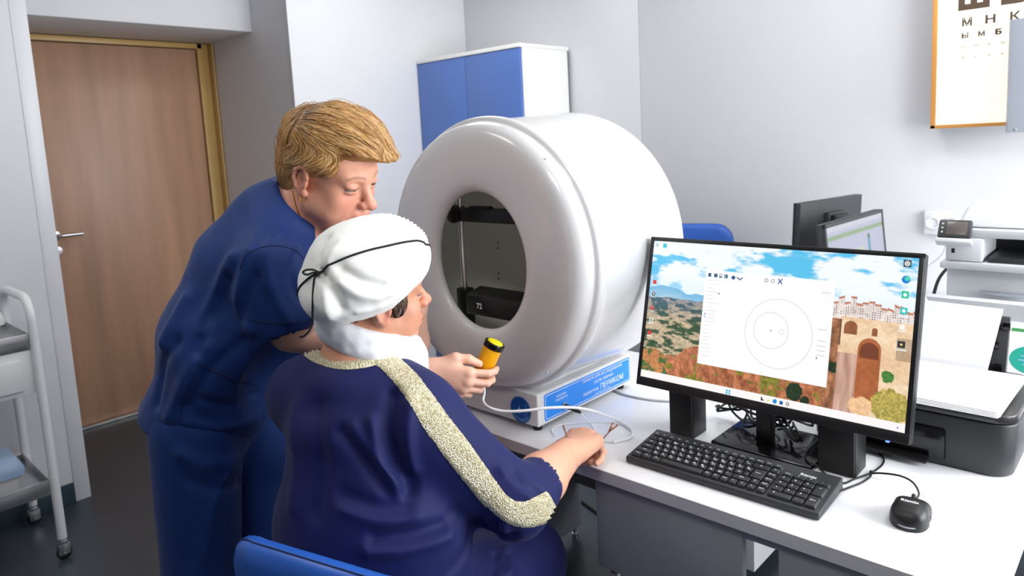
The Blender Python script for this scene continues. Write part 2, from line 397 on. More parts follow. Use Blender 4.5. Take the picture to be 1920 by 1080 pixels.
# second desk against the wall
d2 = thing('desk', 'white table behind the instrument desk holding computers and white printer', 'desk', (-0.9, 1.4, 0))
MB().box(-1.25, -0.03, 0.815, 2.16, 0.722, 0.750).build('desk_top', 'desk_white', d2, bevel=0.0015)
for x in (-1.23, -0.08):
    for y in (0.86, 2.08): MB().box(x, x+0.04, y, y+0.04, 0, 0.722).build('leg', 'grey_metal', d2, bevel=0.002)
MB().box(-1.19, -0.09, 2.09, 2.108, 0.45, 0.722).build('modesty_panel', 'board_grey', d2)
pd2 = MB().box(-1.18, -0.966, 0.86, 1.40, 0.05, 0.70).build('drawer_pedestal', 'desk_white', d2, bevel=0.002)
tag(MB().tube(catmull([(-1.75, 0.95, 0.006), (-1.6, 0.90, 0.006), (-1.45, 0.84, 0.006), (-1.25, 0.80, 0.006), (-1.0, 0.79, 0.006), (-0.6, 0.785, 0.006), (-0.5, 0.785, 0.3), (-0.5, 0.785, 0.62)], 8), 0.006, 8).build('power_cable', 'cable_black'), 'black power cable lying on the floor under the desk', 'cable')

# ------------------------------------------------------------------ perimeter instrument
MX, MZ = -1.352, 1.202
pm = thing('visual_field_analyzer', 'large round white eye test instrument with an oval opening and blue label', 'medical device', (MX, 0.28, 0.75))
na = 128
A = [2*math.pi*j/na for j in range(na)]
def mring(r, y, k=0.0):        # k=1: the oval of the opening, k=0: circle
    out = []
    for a in A:
        ca, sa = math.cos(a), math.sin(a)
        cx = MX-0.002*k; cz = MZ-0.011*k
        out.append((cx+r*ca*(1-0.052*k), y, cz+r*sa*(1+0.055*k)))
    return out
prof = [(0.1775, 0.074, 1), (0.1752, 0.070, 1), (0.1752, 0.064, 1), (0.1785, 0.057, 1), (0.185, 0.051, 1), (0.195, 0.0465, .95), (0.210, 0.043, .8), (0.232, 0.0405, .55),
        (0.262, 0.039, .25), (0.292, 0.0385, .08), (0.314, 0.0395, 0), (0.330, 0.043, 0), (0.342, 0.050, 0), (0.350, 0.060, 0), (0.3545, 0.072, 0), (0.356, 0.083, 0),
        (0.358, 0.0870, 0), (0.363, 0.0885, 0), (0.3675, 0.092, 0), (0.3702, 0.0985, 0), (0.3708, 0.108, 0), (0.3695, 0.117, 0), (0.366, 0.1225, 0), (0.3625, 0.1265, 0), (0.361, 0.134, 0),
        (0.362, 0.16, 0), (0.366, 0.24, 0), (0.371, 0.34, 0), (0.3755, 0.43, 0), (0.3755, 0.455, 0), (0.372, 0.472, 0), (0.363, 0.483, 0), (0.345, 0.489, 0), (0.30, 0.492, 0), (0.10, 0.493, 0)]
mb = MB(); mb.ring_loft([mring(r, y, k) for r, y, k in prof], True, False, True)
mb.build('housing', 'machine_white', pm, angle=180)
# inner bowl, dotted with stimulus lights
bw = MB(); bp = [(0.335, 0.105), (0.334, 0.20), (0.322, 0.29), (0.29, 0.37), (0.23, 0.435), (0.15, 0.467), (0.06, 0.478), (0.004, 0.479)]
bw.ring_loft([mring(r, y) for r, y in bp], True, False, True)
bw.ring_loft([mring(0.1775, 0.074, 1), mring(0.25, 0.085, 0), mring(0.335, 0.105, 0)], True, False, False)
bw.build('bowl', 'bowl_grey', pm, angle=180, recalc=False)
rnd = random.Random(4); dots = MB()
for k in range(46):
    a = rnd.random()*6.28; q = rnd.choice(bp[2:6]); q2 = bp[bp.index(q)+1]; f = rnd.random()
    r = q[0]+(q2[0]-q[0])*f; y = q[1]+(q2[1]-q[1])*f
    p = np.array([MX+r*math.cos(a), y-0.002, MZ+r*math.sin(a)])
    for dz in (0, 0.018):
        dots.lathe([(0.0, 0.0), (0.0024, 0.0003), (0.0024, 0.004)], p+[0, 0, dz], (MX-p[0], -0.05, MZ-p[2]), 8)
so = dots.build('stimulus_lights', 'dark_plastic', pm); so['kind'] = 'stuff'
lr = MB().tube([(MX+0.318*math.cos(a), 0.118, MZ+0.318*math.sin(a)) for a in np.linspace(0, 2*math.pi, 64, endpoint=False)], 0.005, 6, closed=True)
lr.build('background_lamp', 'bowl_lamp', pm)
# head rest: chrome rods, forehead bar, chin rest
rx, ry = -1.515, 0.150
for s in (0, 1):
    x = rx if s == 0 else 2*MX-rx
    MB().cyl((x, ry, 0.90), (x, ry, 1.48), 0.008, n=16).build('rod', 'chrome', pm)
    MB().box(x-0.020, x+0.020, ry-0.018, ry+0.018, 0.90, 1.086).build('rod_bracket', 'black_plastic', pm, bevel=0.004)
fb = MB().box(rx-0.012, 2*MX-rx+0.012, ry-0.020, ry+0.012, 1.283, 1.322); fb.cyl((rx-0.012, ry-0.024, 1.303), (rx-0.012, ry+0.016, 1.303), 0.026, n=24)
fb.box(rx+0.05, rx+0.13, ry-0.016, ry+0.006, 1.318, 1.328)
fb.build('forehead_rest', 'black_plastic', pm, bevel=0.004)
cr = MB().hexa([(rx+0.030, ry-0.03, 1.018), (-1.24, ry-0.03, 1.018), (-1.24, ry+0.04, 1.018), (rx+0.030, ry+0.04, 1.018), (rx+0.030, ry-0.03, 1.076), (-1.24, ry-0.03, 1.076), (-1.24, ry+0.03, 1.092), (rx+0.034, ry+0.03, 1.092)])
cr.box(rx-0.005, rx+0.035, ry-0.016, ry+0.016, 1.045, 1.082)
cr.build('chin_rest', 'black_plastic', pm, bevel=0.006)
tm = MB(); put_text(tm, '72', (rx+0.088, ry-0.0312, 1.047), (1, 0, 0), (0, 0, 1), 0.022); tm.build('number', 'print_white', pm)
# base
BX1, BX0, BY0, BY1, BZ0, BZ1 = -1.183, -1.515, 0.071, 0.500, 0.765, 0.853
MB().box(BX0, BX1, BY0, BY1, BZ0, BZ1).build('base', 'machine_white', pm, bevel=0.004, seg=3)
sd = MB().hexa([(BX0+0.05, 0.13, BZ1-0.01), (BX1-0.02, 0.13, BZ1-0.01), (BX1-0.02, 0.47, BZ1-0.01), (BX0+0.05, 0.47, BZ1-0.01),
                (BX0+0.07, 0.13, 0.868), (BX1-0.05, 0.13, 0.868), (BX1-0.05, 0.47, 0.868), (BX0+0.07, 0.47, 0.868)])
sd.build('saddle', 'machine_white', pm, bevel=0.003)
for x in (BX0+0.03, BX1-0.022):
    for y in (BY0+0.022, BY1-0.03):
        MB().lathe([(0, 0), (0.0115, 0), (0.0135, 0.016), (0, 0.016)], (x, y, 0.75), n=20).build('foot', 'black_rubber', pm)
def side(y, z, l): return (BX1+l, y, z)
lc = (0.295, 0.809); lw, lh = 0.396, 0.072
def lab(poly, l0, l1): return MB().prism(poly, l0, l1, T=lambda p: (BX1+p[2], lc[0]+p[0], lc[1]+p[1]))
lb = lab(rrect(lw, lh, 0.007), -0.001, 0.0008).build('label', 'label_blue', pm)
o1 = rrect(lw-0.008, lh-0.008, 0.0055); i1 = rrect(lw-0.0105, lh-0.0105, 0.0045); n1 = len(o1)
MB().add([(BX1+0.0011, lc[0]+x, lc[1]+y) for x, y in o1+i1], [(i, (i+1) % n1, n1+(i+1) % n1, n1+i) for i in range(n1)]).build('label_border', 'print_white', lb)
tx = MB(); EY, EZ = (0, 1, 0), (0, 0, 1)
def fit_text(mb, key, o, w, h):
    vs_ = np.array([v[:2] for v in TXT[key][0]]); sp = vs_.max(0)-vs_.min(0); cc = (vs_.max(0)+vs_.min(0))/2
    size = h/sp[1]; sxx = w/(sp[0]*size)
    put_text(mb, key, np.array(o)-np.array(EY)*cc[0]*size*sxx-np.array(EZ)*cc[1]*size, EY, EZ, size, sxx)
def line_text(key, o, w_, h_, nm='lettering'):
    t_ = MB(); fit_text(t_, key, o, w_, h_); t_.build(nm, 'print_white', lb, recalc=False)
line_text('kn', (BX1+0.0012, 0.168, 0.826), 0.040, 0.0065)
line_text('pac', (BX1+0.0012, 0.168, 0.8155), 0.052, 0.0075)
line_text('l1', (BX1+0.0012, 0.357, 0.8315), 0.190, 0.0095)
line_text('l2', (BX1+0.0012, 0.360, 0.8165), 0.092, 0.0085)
line_text('per', (BX1+0.0012, 0.298, 0.7945), 0.072, 0.0095)
line_text('prk', (BX1+0.0012, 0.400, 0.7970), 0.112, 0.0165)
line_text('sd', (BX1+0.0012, 0.352, 0.7825), 0.074, 0.0048)
# maker's disc on the front of the base
dc = np.array([-1.242, BY0-0.001, 0.801]); rl = 0.036
lg = MB().lathe([(0, 0), (rl, 0), (rl, 0.0012), (0, 0.0012)], dc+[0, 0.0004, 0], (0, -1, 0), 48).build('emblem', 'logo_blue', pm)
em = MB(); word = 'ОПТИМЕД'
for i, c in enumerate(word):
    a = math.radians(-90+(i-3)*17.5); rr = rl*0.78
    put_text(em, 'o_'+c, dc+np.array([rr*math.cos(a), -0.0014, rr*math.sin(a)]), (-math.sin(a), 0, math.cos(a)), (-math.cos(a), 0, -math.sin(a)), 0.0085)
def arc(mb, c, r0, r1, a0, a1, n=20):
    pts = [(c[0]+r*math.cos(math.radians(a)), c[1], c[2]+r*math.sin(math.radians(a))) for a in np.linspace(a0, a1, n) for r in (r0, r1)]
    mb.add(pts, [(2*i, 2*i+1, 2*i+3, 2*i+2) for i in range(n-1)])
arc(em, dc+[0.004, -0.0014, 0.004], 0.0185, 0.0196, -60, 50)
arc(em, dc+[0, -0.0014, 0], rl*0.955, rl*0.97, 0, 360, 48)
st = [(-0.004, 0.014), (-0.001, 0.004), (0.009, 0.002), (0.0, -0.002), (-0.006, -0.014), (-0.0055, -0.002), (-0.011, 0.001), (-0.0055, 0.004)]
em.add([(dc[0]+x, dc[1]-0.0014, dc[2]+z) for x, z in st], [tuple(range(8))])
em.build('emblem_print', 'print_pale', lg, recalc=False)
MB().lathe([(0, 0), (0.009, 0), (0.009, 0.003), (0.0055, 0.003), (0.0055, 0.006), (0, 0.006)], (BX1, 0.178, 0.792), (1, 0, 0), 20).build('socket', 'steel', pm)
for (px, py) in ((1009, 317), (1022, 692)):   # screws in the groove of the rim
    a = math.atan2(at_y(px, py, 0.06)[2]-MZ, at_y(px, py, 0.06)[0]-MX)
    p = np.array([MX+0.3505*math.cos(a), 0.0615, MZ+0.3505*math.sin(a)])
    MB().lathe([(0, 0.002), (0.002, 0.0017), (0.003, 0.0)], p, (math.cos(a)*.75, -0.65, math.sin(a)*.75), 12, cap1=True).build('screw', 'steel', pm)

# ------------------------------------------------------------------ tall cabinet
cb = thing('cabinet', 'tall white cabinet with two blue doors in the room corner', 'cabinet', (-3.12, 1.95, 0))
cx0, cx1, cy0, cy1, cz = XW+0.004, -2.68, 1.738, 2.165, 2.030
c = MB(); c.box(cx0, cx0+0.018, cy0+0.02, cy1, 0, cz-0.022); c.box(cx1-0.018, cx1, cy0+0.02, cy1, 0, cz-0.022); c.box(cx0, cx1, cy1-0.01, cy1, 0, cz-0.022); c.box(cx0, cx1, cy0+0.03, cy1, 0.0, 0.08)
c.build('body', 'cab_white', cb, bevel=0.0015)
MB().box(cx0-0.001, cx1+0.004, cy0-0.006, cy1, cz-0.022, cz).build('top_board', 'cab_white', cb, bevel=0.0015)
mid = (cx0+cx1)/2
for i, (a, b_) in enumerate(((cx0+0.003, mid-0.0018), (mid+0.0018, cx1-0.003))):
    dr = MB().box(a, b_, cy0, cy0+0.018, 0.085, cz-0.025).build('door', 'cab_blue', cb, bevel=0.0012)
    hx = b_-0.04 if i == 0 else a+0.04
    MB().tube(catmull([(hx, cy0, 0.95), (hx, cy0-0.03, 0.955), (hx, cy0-0.03, 1.07), (hx, cy0, 1.075)], 6), 0.005, 10).build('handle', 'steel', dr)

# ------------------------------------------------------------------ eye chart box on the wall
ec = thing('eye_chart', 'lit eye test chart of black Cyrillic letters in an orange wood frame', 'eye chart', (-0.4, YW, 1.46))
ex0, ex1, ez0, ez1, ey = -0.758, -0.10, 1.462, 2.30, 2.085
MB().box(ex0+0.005, ex1-0.005, ey+0.008, YW, ez0+0.005, ez1).build('box', 'grey_metal', ec)
f = MB(); f.box(ex0, ex0+0.018, ey-0.004, ey+0.02, ez0, ez1); f.box(ex0, ex1, ey-0.004, ey+0.02, ez0, ez0+0.014); f.box(ex1-0.018, ex1, ey-0.004, ey+0.02, ez0, ez1); f.box(ex0, ex1, ey-0.004, ey+0.02, ez1-0.015, ez1)
f.build('frame', 'orange_wood', ec, bevel=0.002)
sh = MB().box(ex0+0.016, ex1-0.016, ey+0.003, ey+0.009, ez0+0.012, ez1-0.012).build('sheet', 'chart_lit', ec)
def chart_row(keys, x, z, h, step, m):
    for i, k in enumerate(keys):
        t = MB()
        vs_ = np.array([v[:2] for v in TXT[k][0]]); sp = np.ptp(vs_, axis=0); s_ = h/sp[1]
        put_text(t, k, (x+i*step, ey+0.0022, z), (1, 0, 0), (0, 0, 1), s_, h/(sp[0]*s_))
        t.build('letter', m, sh, recalc=False)
pL = at_y(1825, -5, ey); chart_row(['Sh', 'B'], pL[0]+0.002, pL[2]-0.0, 0.105, 0.138, 'chart_ink')
pL = at_y(1813, 42, ey); chart_row(['M', 'N', 'K'], pL[0], pL[2], 0.033, 0.077, 'chart_ink')
pL = at_y(1809, 67, ey); chart_row(['Y', 'M', 'B'], pL[0], pL[2], 0.022, 0.055, 'chart_ink')
pL = at_y(1806, 88, ey); chart_row(['I', 'N', 'K', 'M'], pL[0], pL[2], 0.012, 0.043, 'chart_faint')
pL = at_y(1806, 108, ey); chart_row(['B', 'Y', 'N', 'K'], pL[0], pL[2], 0.009, 0.043, 'chart_faint')
# grey metal light hood hinged beside the chart
lx0, lx1, ly0, ly1, lz0, lz1 = -0.480, -0.25, 1.93, ey, 1.438, 1.842
hood = MB()
pts = [(lx0+0.028, ly1-0.006), (lx0+0.012, ly0+0.035), (lx0, ly0+0.018), (lx0+0.006, ly0+0.004), (lx0+0.022, ly0), (lx1, ly0)]
hood.ring_loft([[(x, y, lz0) for x, y in pts]+[(x+0.003, y+0.003, lz0) for x, y in pts[::-1]], [(x, y, lz1) for x, y in pts]+[(x+0.003, y+0.003, lz1) for x, y in pts[::-1]]])
hood.build('light_hood', 'grey_metal', ec, angle=50)
MB().lathe([(0, 0.0015), (0.004, 0.001), (0.005, 0)], (lx0+0.03, ly0-0.0002, lz0+0.01), (0, -1, 0), 12, cap1=True).build('screw', 'steel', ec)
# ------------------------------------------------------------------ picture on the big monitor (flat print, painted per vertex)
def screen_picture(W, H):
    U, V = np.meshgrid(np.linspace(0, 1, W), np.linspace(0, 1, H)); X = U*16; Y = V*9
    def c(r, g, b): return np.array([lin(r), lin(g), lin(b)])
    def mixc(a, b, t): return a*(1-t[..., None])+b*t[..., None]
    def sm(a, b, x): t = np.clip((x-a)/(b-a), 0, 1); return t*t*(3-2*t)
    # sky with streaked clouds
    n = fbm(X*0.55+Y*0.5, Y*1.5-X*0.25, 3, 5)
    img = mixc(c(246, 252, 255), c(92, 196, 238), sm(0.50, 0.66, n+0.10*np.exp(-((U-0.56)/0.16)**2-((V-0.08)/0.09)**2)*1.6+0.12*np.exp(-((U-0.36)/0.1)**2-((V-0.02)/0.05)**2)))
    img = mixc(img, c(214, 238, 250), sm(0.2, 0.34, V)*0.45)
    # left: hills and valley
    hill = 0.325+0.028*(fbm(X*0.7, X*0+2, 5, 3)-0.5)*2+0.035*sm(0.05, 0.25, U)
    m = (V > hill) & (U < 0.4)
    hz = mixc(c(120, 186, 226), c(186, 214, 226), sm(0.0, 0.075, V-hill)*fbm(X*1.5, Y*4, 8))
    img[m] = hz[m]
    val = 0.405+0.01*(vnoise(X*2, X*0, 9)-.5)
    veg = fbm(X*1.6, Y*4.2, 12, 5); det = fbm(X*7, Y*13, 31, 3)
    vc = mixc(c(52, 84, 58), c(198, 178, 148), sm(0.46, 0.62, veg))
    vc = mixc(vc, c(70, 110, 150), np.clip(0.55-(V-0.40)*3.2, 0, 0.6)); vc = vc*(0.55+0.95*det)[..., None]
    m = (V > val) & (U < 0.4); img[m] = vc[m]
    low = (V > 0.80-0.10*(fbm(X*1.1, Y*0.6, 41)-.4)) & (U < 0.2)
    fld = mixc(c(196, 132, 84), c(70, 112, 60), sm(0.45, 0.6, fbm(X*2.2, Y*2.6, 77)))*(0.5+det)[..., None]
    img[low] = fld[low]
    # cliffs
    top = 0.795-0.07*np.exp(-((U-0.24)/0.05)**2)+0.06*(fbm(X*1.3, X*0+4, 17)-0.5)
    cl = (V > top) & (U > 0.115+0.05*(fbm(Y*2.5, Y*0, 19)-0.5)) & (U < 0.80)
    rk = mixc(c(120, 52, 28), c(226, 150, 104), fbm(X*3.4-Y*1.2, Y*1.8+X*.6, 22, 5)**1.1)*(0.45+1.1*fbm(X*9, Y*6, 25, 3))[..., None]
    gr = mixc(c(60, 74, 30), c(168, 162, 60), fbm(X*6, Y*6, 29)); rk = mixc(rk, gr, sm(0.60, 0.70, fbm(X*1.9, Y*2.0, 33, 4)))
    img[cl] = rk[cl]
    gd = (U > 0.735+0.01*np.sin(Y*3)) & (U < 0.80) & (V > 0.40)
    gk = mixc(c(58, 40, 24), c(196, 132, 92), fbm(X*3, Y*1.3, 52, 5)*1.15-0.1)*(0.5+det)[..., None]; img[gd] = gk[gd]
    for (u, v, r) in ((0.635, 0.895, 0.030), (0.675, 0.935, 0.016), (0.762, 0.70, 0.018)):
        q = ((U-u)/r)**2+((V-v)/(r*1.9))**2 < 0.6+0.8*fbm(X*5, Y*5, 61); img[q] = (c(34, 54, 32)*(0.4+1.4*det)[..., None])[q]
    # town
    tt = 0.275+0.035*(vnoise(np.floor(X*3.2), X*0, 71)-0.5)*2+0.05*sm(0.9, 1.0, U)+0.03*sm(0.80, 0.74, U)
    tw = (V > tt) & (V < 0.40) & (U > 0.745)
    bl = vnoise(np.floor(X*3.2)+0.5, np.floor(Y*4.5)+0.5, 73)
    tc_ = mixc(c(250, 242, 236), c(206, 186, 178), bl*0.8); tc_ = np.where(((V-tt) < 0.014)[..., None], c(206, 138, 108), tc_)
    win = (np.mod(X*3.2*2.5, 1) > 0.62) & (np.mod(Y*9, 1) > 0.55) & (vnoise(np.floor(X*8)+.5, np.floor(Y*9)+.5, 74) > 0.45); tc_ = np.where(win[..., None], c(96, 76, 86), tc_); img[tw] = tc_[tw]
    # bridge
    bf = mixc(c(252, 232, 200), c(226, 182, 138), fbm(X*1.4, Y*2.8, 81, 4)); bf = bf*(0.86+0.28*fbm(X*9, Y*9, 83, 2))[..., None]
    br = (V > 0.385) & (U > 0.772+0.02*sm(0.5, 0.9, V)*0) & (V > 0.385+0.25*np.clip(0.772-U, 0, 1)); img[br] = bf[br]
    wl = (U > 0.772) & (U < 0.842) & (V > 0.60); sl = mixc(c(232, 196, 176), c(170, 120, 104), fbm(X*5, Y*0.7, 91, 3)); img[wl] = sl[wl]
    def arch(u, hw, v0, v1, col):
        q = (abs(U-u) < hw) & (V < v1) & ((V > v0+hw*1.78) | (((U-u)/hw)**2+((V-(v0+hw*1.78))/(hw*1.78))**2 < 1)); img[q] = (col*(0.75+0.5*fbm(X*4, Y*4, 95))[..., None])[q]
    arch(0.808, 0.022, 0.405, 0.485, c(150, 92, 62)); arch(0.885, 0.009, 0.43, 0.48, c(150, 92, 62))
    arch(0.873, 0.036, 0.495, 0.92, c(176, 102, 60)); arch(0.873, 0.030, 0.52, 0.615, c(120, 66, 44))
    q = (abs(U-0.775) < 0.003) & (V > 0.40) & (V < 0.56); img[q] = c(110, 80, 56)
    rb = (U > 0.955) & (V > 0.47) & (V < 0.60); img[rb] = (bf*0.62)[rb]
    q = ((U-0.952)/0.062)**2+((V-0.875)/0.105)**2 < 0.55+0.9*fbm(X*4, Y*4, 97); bsh = mixc(c(96, 104, 38), c(232, 206, 110), fbm(X*10, Y*10, 99, 3)); img[q] = bsh[q]
    q = ((U-0.86)/0.045)**2+((V-0.90)/0.06)**2 < 0.35+0.9*fbm(X*4, Y*4, 101); img[q] = (c(240, 196, 150)*(0.7+0.6*det)[..., None])[q]
    q = ((U-0.935)/0.02)**2+((V-0.70)/0.04)**2 < 0.4+0.9*fbm(X*5, Y*5, 103); img[q] = (c(74, 130, 60)*(0.6+0.8*det)[..., None])[q]
    # open program window
    def rect(u0, u1, v0, v1, col): img[(U > u0) & (U < u1) & (V > v0) & (V < v1)] = col
    rect(0.25, 0.745, 0.177, 0.83, c(253, 253, 253))
    asp = 16/9
    def ring(u, v, r, w, col):
        dd = np.hypot((U-u), (V-v)/asp); al = np.clip((w+0.0011-abs(dd-r))/0.0016, 0, 1)[..., None]; img[:] = img*(1-al)+np.array(col)*al
    ring(0.557, 0.548, 0.125, 0.0003, c(168, 168, 172)); ring(0.531, 0.533, 0.0655, 0.0003, c(168, 168, 172)); ring(0.571, 0.532, 0.009, 0.001, c(222, 222, 224)); ring(0.531, 0.533, 0.002, 0.001, c(170, 170, 172))
    for u in (0.268, 0.292, 0.313, 0.336): rect(u-0.007, u+0.007, 0.200, 0.226, c(44, 84, 120))
    rect(0.308, 0.318, 0.203, 0.215, c(240, 240, 242)); rect(0.272, 0.275, 0.2, 0.226, c(250, 250, 250)); rect(0.330, 0.336, 0.205, 0.222, c(120, 190, 200))
    q = abs(U-0.366)+abs(V-0.214)/asp < 0.010; img[q] = c(28, 76, 140)
    q = (abs(U-0.392) < 0.011) & (abs(V-0.214-0.012+abs(U-0.392)*1.5) < 0.005); img[q] = c(28, 76, 140)
    for u, k in ((0.497, (150, 150, 152)), (0.522, (160, 160, 162))): ring(u, 0.212, 0.006, 0.0012, c(*k))
    q = (abs(abs(U-0.549)*1.2-abs(V-0.21)/asp) < 0.003) & (abs(U-0.549) < 0.008); img[q] = c(24, 60, 150)
    rr = random.Random(8)
    for i, v in enumerate(np.arange(0.245, 0.78, 0.026)):
        rect(0.262, 0.262+0.02+0.045*rr.random(), v, v+0.006, c(228, 229, 232))
    rect(0.258, 0.264, 0.48, 0.49, c(80, 150, 200)); rect(0.258, 0.264, 0.495, 0.505, c(80, 170, 200)); rect(0.31, 0.315, 0.33, 0.34, c(60, 120, 120))
    for v in (0.25, 0.48, 0.55, 0.58, 0.61, 0.64): rect(0.70, 0.73, v, v+0.006, c(216, 216, 220))
    rect(0.70, 0.705, 0.655, 0.667, c(150, 150, 155))
    # icons
    def icon(u, v, col, s=0.011): rect(u-s, u+s, v-s*asp, v+s*asp, col); rect(u-s*1.5, u+s*1.5, v+s*asp*1.5, v+s*asp*1.8, c(240, 246, 250))
    icon(0.016, 0.03, c(226, 240, 246), 0.006); ring(0.016, 0.03, 0.005, 0.0012, c(120, 170, 190)); icon(0.052, 0.03, c(60, 196, 222), 0.009)
    for v, k in ((0.303, (220, 50, 56)), (0.39, (236, 236, 240)), (0.493, (216, 90, 90)), (0.583, (240, 240, 244)), (0.676, (206, 46, 52))): icon(0.022, v, c(*k), 0.008)
    ring(0.022, 0.39, 0.006, 0.002, c(40, 40, 44)); ring(0.022, 0.583, 0.004, 0.0015, c(70, 120, 110))
    icon(0.966, 0.035, c(40, 42, 46), 0.012); ring(0.966, 0.035, 0.007, 0.0012, c(250, 250, 250)); ring(0.966, 0.035, 0.002, 0.0012, c(250, 250, 250))
    dd = np.hypot(U-0.966, (V-0.128)/asp); img[dd < 0.013] = c(30, 130, 220); img[(np.hypot(U-0.970, (V-0.122)/asp) < 0.008)] = c(80, 214, 180)
    for v, k in ((0.217, (40, 196, 150)), (0.31, (40, 196, 196))): icon(0.967, v, c(*k), 0.011); img[np.hypot(U-0.967, (V-v)/asp) < 0.006] = c(240, 250, 250)
    icon(0.966, 0.405, c(250, 244, 236), 0.008); icon(0.968, 0.505, c(46, 50, 58), 0.011); img[np.hypot(U-0.968, (V-0.505)/asp) < 0.004] = c(240, 200, 120)
    # task bar
    rect(-1, 2, 0.951, 2, c(250, 247, 246))
    for u in (0.380, 0.390):
        for v in (0.965, 0.982): rect(u, u+0.008, v, v+0.013, c(40, 176, 220))
    rect(0.518, 0.523, 0.965, 0.99, c(40, 46, 52)); rect(0.523, 0.529, 0.98, 0.99, c(40, 46, 52)); rect(0.541, 0.551, 0.975, 0.985, c(240, 214, 120))
    img[np.hypot(U-0.570, (V-0.977)/asp) < 0.008] = c(24, 140, 214); rect(0.588, 0.600, 0.966, 0.988, c(28, 96, 168)); ring(0.617, 0.977, 0.005, 0.0012, c(80, 80, 84)); rect(0.975, 0.98, 0.972, 0.982, c(70, 60, 160))
    return np.clip(img, 0, 1)
def grid_screen(name, P00, P10, P01, W, H, img, strength, parent):
    """emissive picture plane: P00 top left, P10 top right, P01 bottom left"""
    P00, P10, P01 = (np.array(p, float) for p in (P00, P10, P01))
    u, v = np.meshgrid(np.linspace(0, 1, W), np.linspace(0, 1, H))
    co = P00+(P10-P00)*u[..., None]+(P01-P00)*v[..., None]
    i = np.arange(W*H).reshape(H, W)
    q = np.stack([i[:-1, :-1], i[1:, :-1], i[1:, 1:], i[:-1, 1:]], -1).reshape(-1, 4)
    me = np_mesh(name, co.reshape(-1, 3), q)
    vc = np.ones((W*H, 4), np.float32); vc[:, :3] = img.reshape(-1, 3)
    a = me.color_attributes.new('pic', 'FLOAT_COLOR', 'POINT'); a.data.foreach_set('color', vc.ravel())
    if 'screen_pic%g' % strength not in MATS:
        mat('screen_pic%g' % strength, (0, 0, 0, 1), 0.25, vcol='pic', emit=((1, 1, 1, 1), strength))
        b = MATS['screen_pic%g' % strength].node_tree; bn = b.nodes['Principled BSDF']
        for l in list(b.links):
            if l.to_socket == bn.inputs['Base Color']: b.links.remove(l)
        bn.inputs['Base Color'].default_value = (0.01, 0.01, 0.01, 1)
    return link_mesh(name, me, 'screen_pic%g' % strength, parent, smooth=False)
def np_mesh(name, co, quads):
    me = bpy.data.meshes.new(name); co = np.ascontiguousarray(co, np.float32); q = np.ascontiguousarray(quads, np.int32)
    me.vertices.add(len(co)); me.vertices.foreach_set('co', co.ravel())
    k = q.shape[1]
    me.loops.add(q.size); me.loops.foreach_set('vertex_index', q.ravel())
    me.polygons.add(len(q)); me.polygons.foreach_set('loop_start', np.arange(0, q.size, k, dtype=np.int32)); me.polygons.foreach_set('loop_total', np.full(len(q), k, np.int32))
    me.update(calc_edges=True); me.validate()
    return me

# ------------------------------------------------------------------ big monitor
mn = thing('monitor', 'wide black monitor showing a test window over a landscape with a stone bridge', 'monitor', (-0.665, 0.33, 0.75))
mx0, mx1 = -0.972, -0.3565
bB, bT = np.array([0.209, 0.886]), np.array([0.298, 1.246])       # bottom / top edge of the front (y, z)
up = (bT-bB)/np.linalg.norm(bT-bB); nrm = np.array([-up[1], up[0]])  # front normal
Hm = np.linalg.norm(bT-bB)
def mp(x, s, d): q = bB+up*s-nrm*d; return (x, q[0], q[1])      # s up along the panel, d behind its front
def mbox(mb, x0, x1, s0, s1, d0, d1): mb.hexa([mp(x0,s0,d0), mp(x1,s0,d0), mp(x1,s0,d1), mp(x0,s0,d1), mp(x0,s1,d0), mp(x1,s1,d0), mp(x1,s1,d1), mp(x0,s1,d1)])
bz = MB(); mbox(bz, mx0, mx1, 0, Hm, 0.004, 0.034); bz.build('casing', 'black_plastic', mn, bevel=0.003)
fz = MB()
for a in ((mx0, mx1, 0, 0.021), (mx0, mx1, Hm-0.010, Hm), (mx0, mx0+0.009, 0.02, Hm), (mx1-0.009, mx1, 0.02, Hm)): mbox(fz, *a, 0.0, 0.01)
fz.build('bezel', 'black_plastic', mn, bevel=0.0008)
SW, SH = 560, 315
grid_screen('screen', mp(mx0+0.009, Hm-0.010, 0.0025), mp(mx1-0.009, Hm-0.010, 0.0025), mp(mx0+0.009, 0.021, 0.0025), SW, SH, screen_picture(SW, SH), 1.12, mn)
bk = MB(); mbox(bk, -0.79, -0.54, 0.06, 0.30, 0.034, 0.06); bk.build('back_hump', 'black_plastic', mn, bevel=0.012)
MB().box(-0.710, -0.674, 0.315, 0.345, 0.756, 1.02).build('stand_column', 'black_plastic', mn, bevel=0.003)
MB().box(-0.80, -0.560, 0.262, 0.445, 0.75, 0.762).build('stand_base', 'black_gloss', mn, bevel=0.004)
lgm = MB(); q = mp(-0.668, 0.0105, -0.0003); lgm.add([(q[0]-0.012, q[1]-.0002, q[2]-0.003), (q[0]+0.012, q[1]-.0002, q[2]-0.003), (q[0]+0.010, q[1]+.0008, q[2]+0.003), (q[0]-0.010, q[1]+.0008, q[2]+0.003)], [(0, 1, 2, 3)])
lgm.build('maker_plate', 'dark_plastic', mn)
q = mp(-0.394, 0.002, 0.004); MB().box(q[0]-0.003, q[0]+0.003, q[1]-0.006, q[1]+0.002, q[2]-0.004, q[2]-0.001).build('power_light', 'led_blue', mn)
